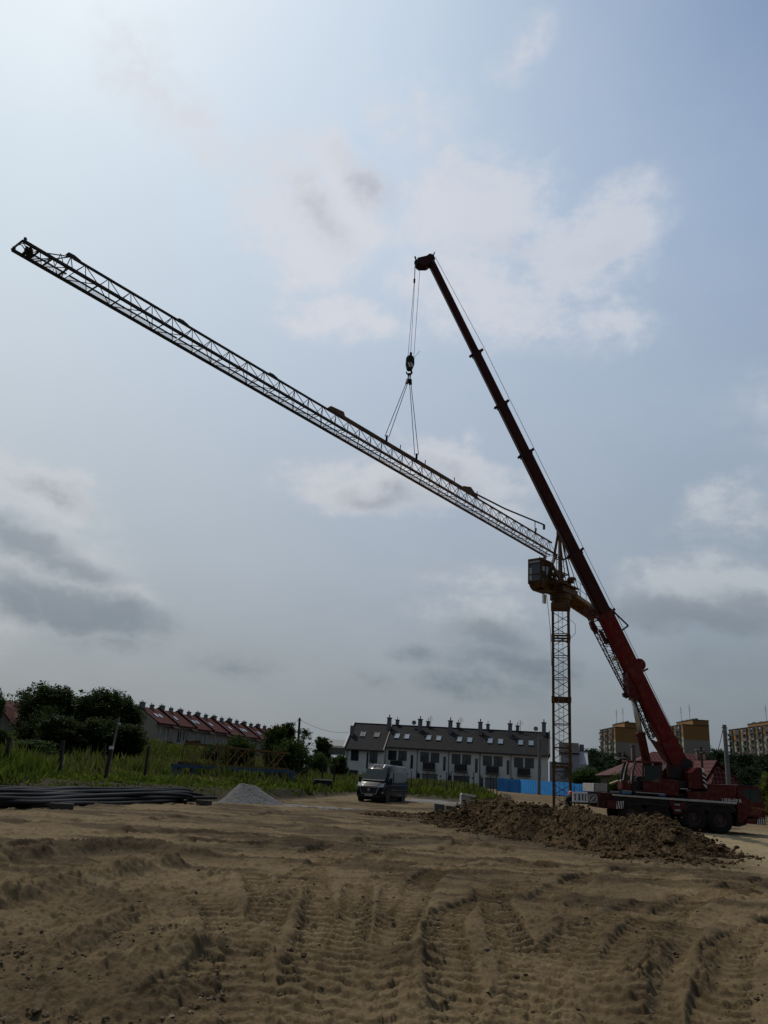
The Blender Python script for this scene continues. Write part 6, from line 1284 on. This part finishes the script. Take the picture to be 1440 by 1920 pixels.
# dark trough lying in the grass
P = at_y(606, 1462, 66); tg = thing('feed_trough', 'dark box with a pale lid standing in the grass left of the van', 'box', (P[0], 66, .6)); b = MB(); b.prism([(P[0]-.75, 65.6, P[2]-.75), (P[0]+.8, 65.6, P[2]-.75), (P[0]+.7, 65.6, P[2]-.05), (P[0]-.65, 65.6, P[2]-.05)], (0, .9, 0)); b.build('body', BLACK, tg)
b = MB(); b.box((P[0], 66.05, P[2]-.02), (1.4, 1.0, .07)); b.build('lid', GREYS, tg); b = MB(); b.box((P[0]-.2, 65.58, P[2]-.45), (.5, .04, .3)); b.build('hatch', CHIM, tg)
# posts
POST = mat('dark post wood', (.035, .026, .02), .9, var=.4, vs=4); PALEW = mat('weathered pale wood', (.20, .17, .13), .85, var=.3, vs=4)
def post(x0, y0, x1, y1, y, w, label, m_=POST, group='old fence posts', name='fence_post', cat='fence post'):
    a = V3(at_y(x0, y0, y)); c_ = V3(at_y(x1, y1, y)); a.z -= .5; b = MB(); b.beam(a, c_, w, w, w2=w*.85, h2=w*.85); b.beam(c_, c_+(c_-a).normalized()*.05, w*.95, w*.95); return tag(b.build(name, m_, bevel=.01), label, cat, group)
post(6, 1446, 18, 1384, 46, .22, 'dark fence post nearest the left edge of the picture'); post(111, 1453, 118, 1391, 47, .22, 'dark fence post below the tallest tree of the left clump'); post(271, 1458, 279, 1401, 50, .16, 'slim dark fence post left of the blue trestle')
post(194, 1418, 198, 1396, 60, .14, 'short dark post in the grass behind the leaning pole'); post(173, 1412, 170, 1398, 66, .12, 'thin short post under the left tree clump')
post(605, 1452, 607, 1420, 72, .13, 'thin fence post left of the van above the dark box'); post(626, 1462, 628, 1430, 70, .15, 'fence post between the dark box and the van'); post(560, 1452, 562, 1425, 74, .15, 'fence post at the right end of the blue trestle')
lp = thing('leaning_pole', 'tall pale pole leaning right, propped on a dark stake in the meadow', 'pole', tuple(at_y(197, 1462, 45))); b = MB(); b.beam(V3(at_y(200, 1458, 45)), V3(at_y(224, 1344, 45)), .11, .11, w2=.07, h2=.07); b.build('pole', PALEW, lp); b = MB(); b.beam(V3(at_y(196, 1464, 44.9)), V3(at_y(209, 1402, 44.9)), .15, .15); b.build('stake', POST, lp); b = MB(); b.box(tuple(at_y(209, 1402, 44.85)), (.2, .2, .16)); b.box(tuple(at_y(224, 1357, 44.95)), (.1, .1, .08)); b.build('insulator', WHITEP, lp)
for k, (x, yb_, yt) in enumerate(((772, 1468, 1447), (802, 1475, 1448), (815, 1472, 1448), (838, 1470, 1449), (847, 1472, 1447), (871, 1470, 1446), (878, 1468, 1452), (889, 1469, 1449), (900, 1470, 1452), (920, 1476, 1456), (925, 1476, 1450), (932, 1478, 1453))):
    post(x, yb_, x-1, yt, 78, .09, 'slim dark post of the wire fence in the grass right of the van', DARKF, 'slim fence posts right of the van')
# overhead wires and poles
def pole(px0, py0, px1, py1, y, r, label, name='utility_pole', m_=None, group=None):
    a = V3(at_y(px0, py0, y)); c_ = V3(at_y(px1, py1, y)); a.z -= 1; o = thing(name, label, 'pole', tuple(a), group); b = MB(); b.tube([a, c_], [r*1.25, r], 10); b.build('shaft', m_ or POST, o); b = MB(); b.beam(c_-Vector((.25, 0, .25)), c_+Vector((.25, 0, -.25)), .08, .08); b.lathe(tuple(c_-Vector((0, 0, .5))), [(0, 0), (r*1.3, 0), (r*1.3, .08), (0, .08)], 'z', 10); b.build('bracket', GREYS, o); return c_
def wire(label, P, sag, r=.02):
    P = [Vector(p) for p in P]; out = []
    for i in range(len(P)-1):
        for t in np.linspace(0, 1, 14, endpoint=False): q = P[i].lerp(P[i+1], t); q.z -= sag*4*t*(1-t); out.append(q)
    out.append(P[-1]); b = MB(); b.tube(out, r, 5); return tag(b.build('overhead_wire', WIRE), label, 'wire')
CONCP = mat('concrete pole', (.15, .15, .145), .9, var=.25, vs=2)
a = pole(559, 1402, 562, 1346, 100, .13, 'dark wooden pole carrying a wire, rising from the bushes left of the terrace'); wire('wire from the wooden pole sloping down to the white terrace', [a-Vector((0, 0, .2)), V3(at_y(656, 1373, 128))], .55); wire('wire from the wooden pole sagging left behind the red terrace', [a-Vector((0, 0, .2)), V3(at_y(440, 1376, 135))], .9)
a2 = pole(1010, 1483, 1012, 1376, 84, .15, 'grey pole in front of the right end of the white terrace', m_=CONCP); wire('faint wire crossing the front of the grey terrace roofs', [a2-Vector((0, 0, .3)), V3(at_y(700, 1368, 118))], .5, .012)
wire('wire sloping from the terrace past the mast towards the tower blocks', [V3(at_y(1030, 1382, 110)), V3(at_y(1118, 1408, 110)), V3(at_y(1220, 1418, 112))], .25, .02)
a3 = pole(1367, 1480, 1358, 1359, 72, .17, 'tall concrete power pole above the red engine cover', m_=CONCP); wire('loose black cable hanging from the left of the concrete power pole', [a3-Vector((.1, 0, .2)), V3(at_y(1346, 1408, 75)), V3(at_y(1340, 1422, 78))], .1, .03); wire('pale sagging wire from the power pole across the yellow block', [a3-Vector((0, 0, .4)), V3(at_y(1460, 1382, 80))], 1.9, .025)
a4 = pole(1318, 1452, 1314, 1400, 70, .09, 'thin dark pole standing before the red tiled roof', m_=POST); wire('pale wire from the thin dark pole down to the tiled roof', [a4, V3(at_y(1345, 1428, 74))], .3, .025); wire('thin wire between the thin pole and the boom foot', [a4-Vector((0, 0, .1)), V3(at_y(1266, 1412, 74))], .2, .012)
# blue hoarding
yh_ = 86; bh = thing('hoarding_fence', 'bright blue sheet hoarding behind the mast and earth heap', 'fence', tuple(at_y(1020, 1482, yh_))); BLS = [leaf_mat('blue sheet', (.05, .25, .60), (.07, .32, .72), .5, .5, 1.2), leaf_mat('blue sheet with painted shade', (.03, .14, .34), (.04, .17, .40), .35, .5, 1.2)]  # first two panels turn back: their shade is put into the darker blue
xs = [940, 958, 975, 1010, 1040, 1075, 1108, 1140, 1172, 1204]
for k in range(len(xs)-1):
    z1a = 1459+.068*(xs[k]-945); yk0 = yh_-2+(0 if k > 1 else (2-k)*-.6); A0 = V3(at_y(xs[k], z1a+(1.5 if k % 2 else 0), yh_)); A1 = V3(at_y(xs[k+1], z1a+.07*(xs[k+1]-xs[k]), yh_)); 
    if k < 2: A0.y += (2-k)*1.2; A1.y += (1-k)*1.2
    b = MB(); nrib = 8
    pts = []
    for q_ in range(nrib*2+1):
        t = q_/(nrib*2); P = A0.lerp(A1, t); P.y += .04*(q_ % 2); pts.append(P)
    zb = gz(A0.x, yh_)-.2
    for q_ in range(nrib*2): b.add([(pts[q_].x, pts[q_].y, zb), (pts[q_+1].x, pts[q_+1].y, zb), tuple(pts[q_+1]), tuple(pts[q_])], [(0, 1, 2, 3)])
    b.build('sheet_panel', BLS[1 if k < 2 else 0], bh)
    b = MB(); b.beam((A0.x, A0.y+.12, zb), (A0.x, A0.y+.12, A0.z-.05), .08, .08); b.build('post', GREYS, bh)
# two slabs and a pale block
P = at_y(836, 1517, 41); b = MB(); cs_ = thing('concrete_kerb', 'pair of dark concrete kerb blocks lying end to end at the left foot of the earth heap', 'kerb block', (P[0], 41, 0)) if False else None
for k, (xa, xb_, ya_, yb2, lab) in enumerate(((815, 834, 1506.5, 1509, 'dark concrete kerb block lying left, at the left foot of the earth heap'), (836, 856, 1510, 1512.5, 'dark concrete kerb block lying right, half under the left end of the earth heap'))):
    A0 = V3(at_y(xa, ya_, 45-.6*k)); A1 = V3(at_y(xb_, yb2, 45-.6*k)); b = MB(); b.prism([A0, A1, (A1.x, A1.y, -.1), (A0.x, A0.y, -.1)], (0, .5, 0)); o = b.build('kerb_block', mat('dark kerb concrete', (.085, .083, .08), .9, var=.3), bevel=.02); tag(o, lab, 'kerb block', 'kerb blocks by the heap')
P0 = V3(at_y(866, 1487, 50)); P1 = V3(at_y(893, 1491, 50)); cbk = thing('concrete_block', 'pale slab lying on a grey block beside the top of the earth heap', 'concrete block', (P0.x, 50, .3)); b = MB(); b.prism([P0, P1, P1-Vector((0, 0, .12)), P0-Vector((0, 0, .10))], (0, .9, 0)); b.build('slab', mat('pale slab', (.50, .49, .45), .9, var=.15), cbk); b = MB(); b.box((P0.x+.25, 50.45, P0.z-.62), (.55, .8, 1.0)); b.build('block', CONC, cbk)
# stooping worker in a red hard hat
def worker(px, y):
    gx_ = at_y(px, 1500, y)[0]; t = Vector((gx_, y, -.12)); root = thing('person', 'person in dark clothes and orange red hard hat stooping by the mast foot', 'person', tuple(t))
    J_ = dict(pel=(0, .12, .92), wai=(0, .05, 1.08), che=(0, -.12, 1.30), nek=(0, -.22, 1.44), hea=(0, -.28, 1.54), hip1=(.10, .12, .88), kn1=(.13, 0, .50), an1=(.12, .10, .09), to1=(.13, -.08, .04), hip2=(-.10, .12, .88), kn2=(-.14, .02, .50), an2=(-.14, .16, .09), to2=(-.15, -.02, .04), sh1=(.19, -.14, 1.34), el1=(.25, -.20, 1.06), wr1=(.16, -.38, .90), sh2=(-.19, -.14, 1.34), el2=(-.25, -.2, 1.06), wr2=(-.14, -.40, .92), ha1=(.12, -.45, .86), ha2=(-.10, -.47, .88))
    R_ = dict(pel=.15, wai=.135, che=.155, nek=.06, hea=.085, hip1=.095, kn1=.065, an1=.045, to1=.04, hip2=.095, kn2=.065, an2=.045, to2=.04, sh1=.07, el1=.05, wr1=.035, sh2=.07, el2=.05, wr2=.035, ha1=.035, ha2=.035)
    E_ = [('pel', 'wai'), ('wai', 'che'), ('che', 'nek'), ('nek', 'hea'), ('pel', 'hip1'), ('hip1', 'kn1'), ('kn1', 'an1'), ('an1', 'to1'), ('pel', 'hip2'), ('hip2', 'kn2'), ('kn2', 'an2'), ('an2', 'to2'), ('che', 'sh1'), ('sh1', 'el1'), ('el1', 'wr1'), ('che', 'sh2'), ('sh2', 'el2'), ('el2', 'wr2'), ('wr1', 'ha1'), ('wr2', 'ha2')]
    ks = list(J_); me = bpy.data.meshes.new('body'); me.from_pydata([J_[k] for k in ks], [(ks.index(a), ks.index(c)) for a, c in E_], []); o = link('body', me, [mat('dark work clothes', (.025, .026, .032), .9, var=.3, vs=6)], root)
    sk = o.modifiers.new('skin', 'SKIN'); sv = me.skin_vertices[0].data
    for i, k in enumerate(ks): sv[i].radius = (R_[k], R_[k])
    sv[0].use_root = True; o.modifiers.new('sub', 'SUBSURF').levels = 2; o.modifiers['sub'].render_levels = 2
    b = MB(); b.lathe((gx_, y-.30, .0-.12+1.56), [(0, .19), (.06, .18), (.11, .13), (.135, .04), (.14, .0), (.17, -.01), (.17, .01), (.14, .02)], 'z', 20); b.build('hard_hat', mat('orange red plastic', (.55, .06, .02), .4), root, smooth=True)
    b = MB(); b.lathe((gx_, y-.30, 1.40), [(0, -.09), (.06, -.07), (.085, 0), (.09, .06), (.08, .11), (0, .13)], 'z', 16); b.beam((gx_, y-.40, 1.41), (gx_, y-.385, 1.375), .03, .03); b.build('face', mat('skin', (.35, .2, .14), .6), root, smooth=True)
    return root
worker(1067.5, 47.5)
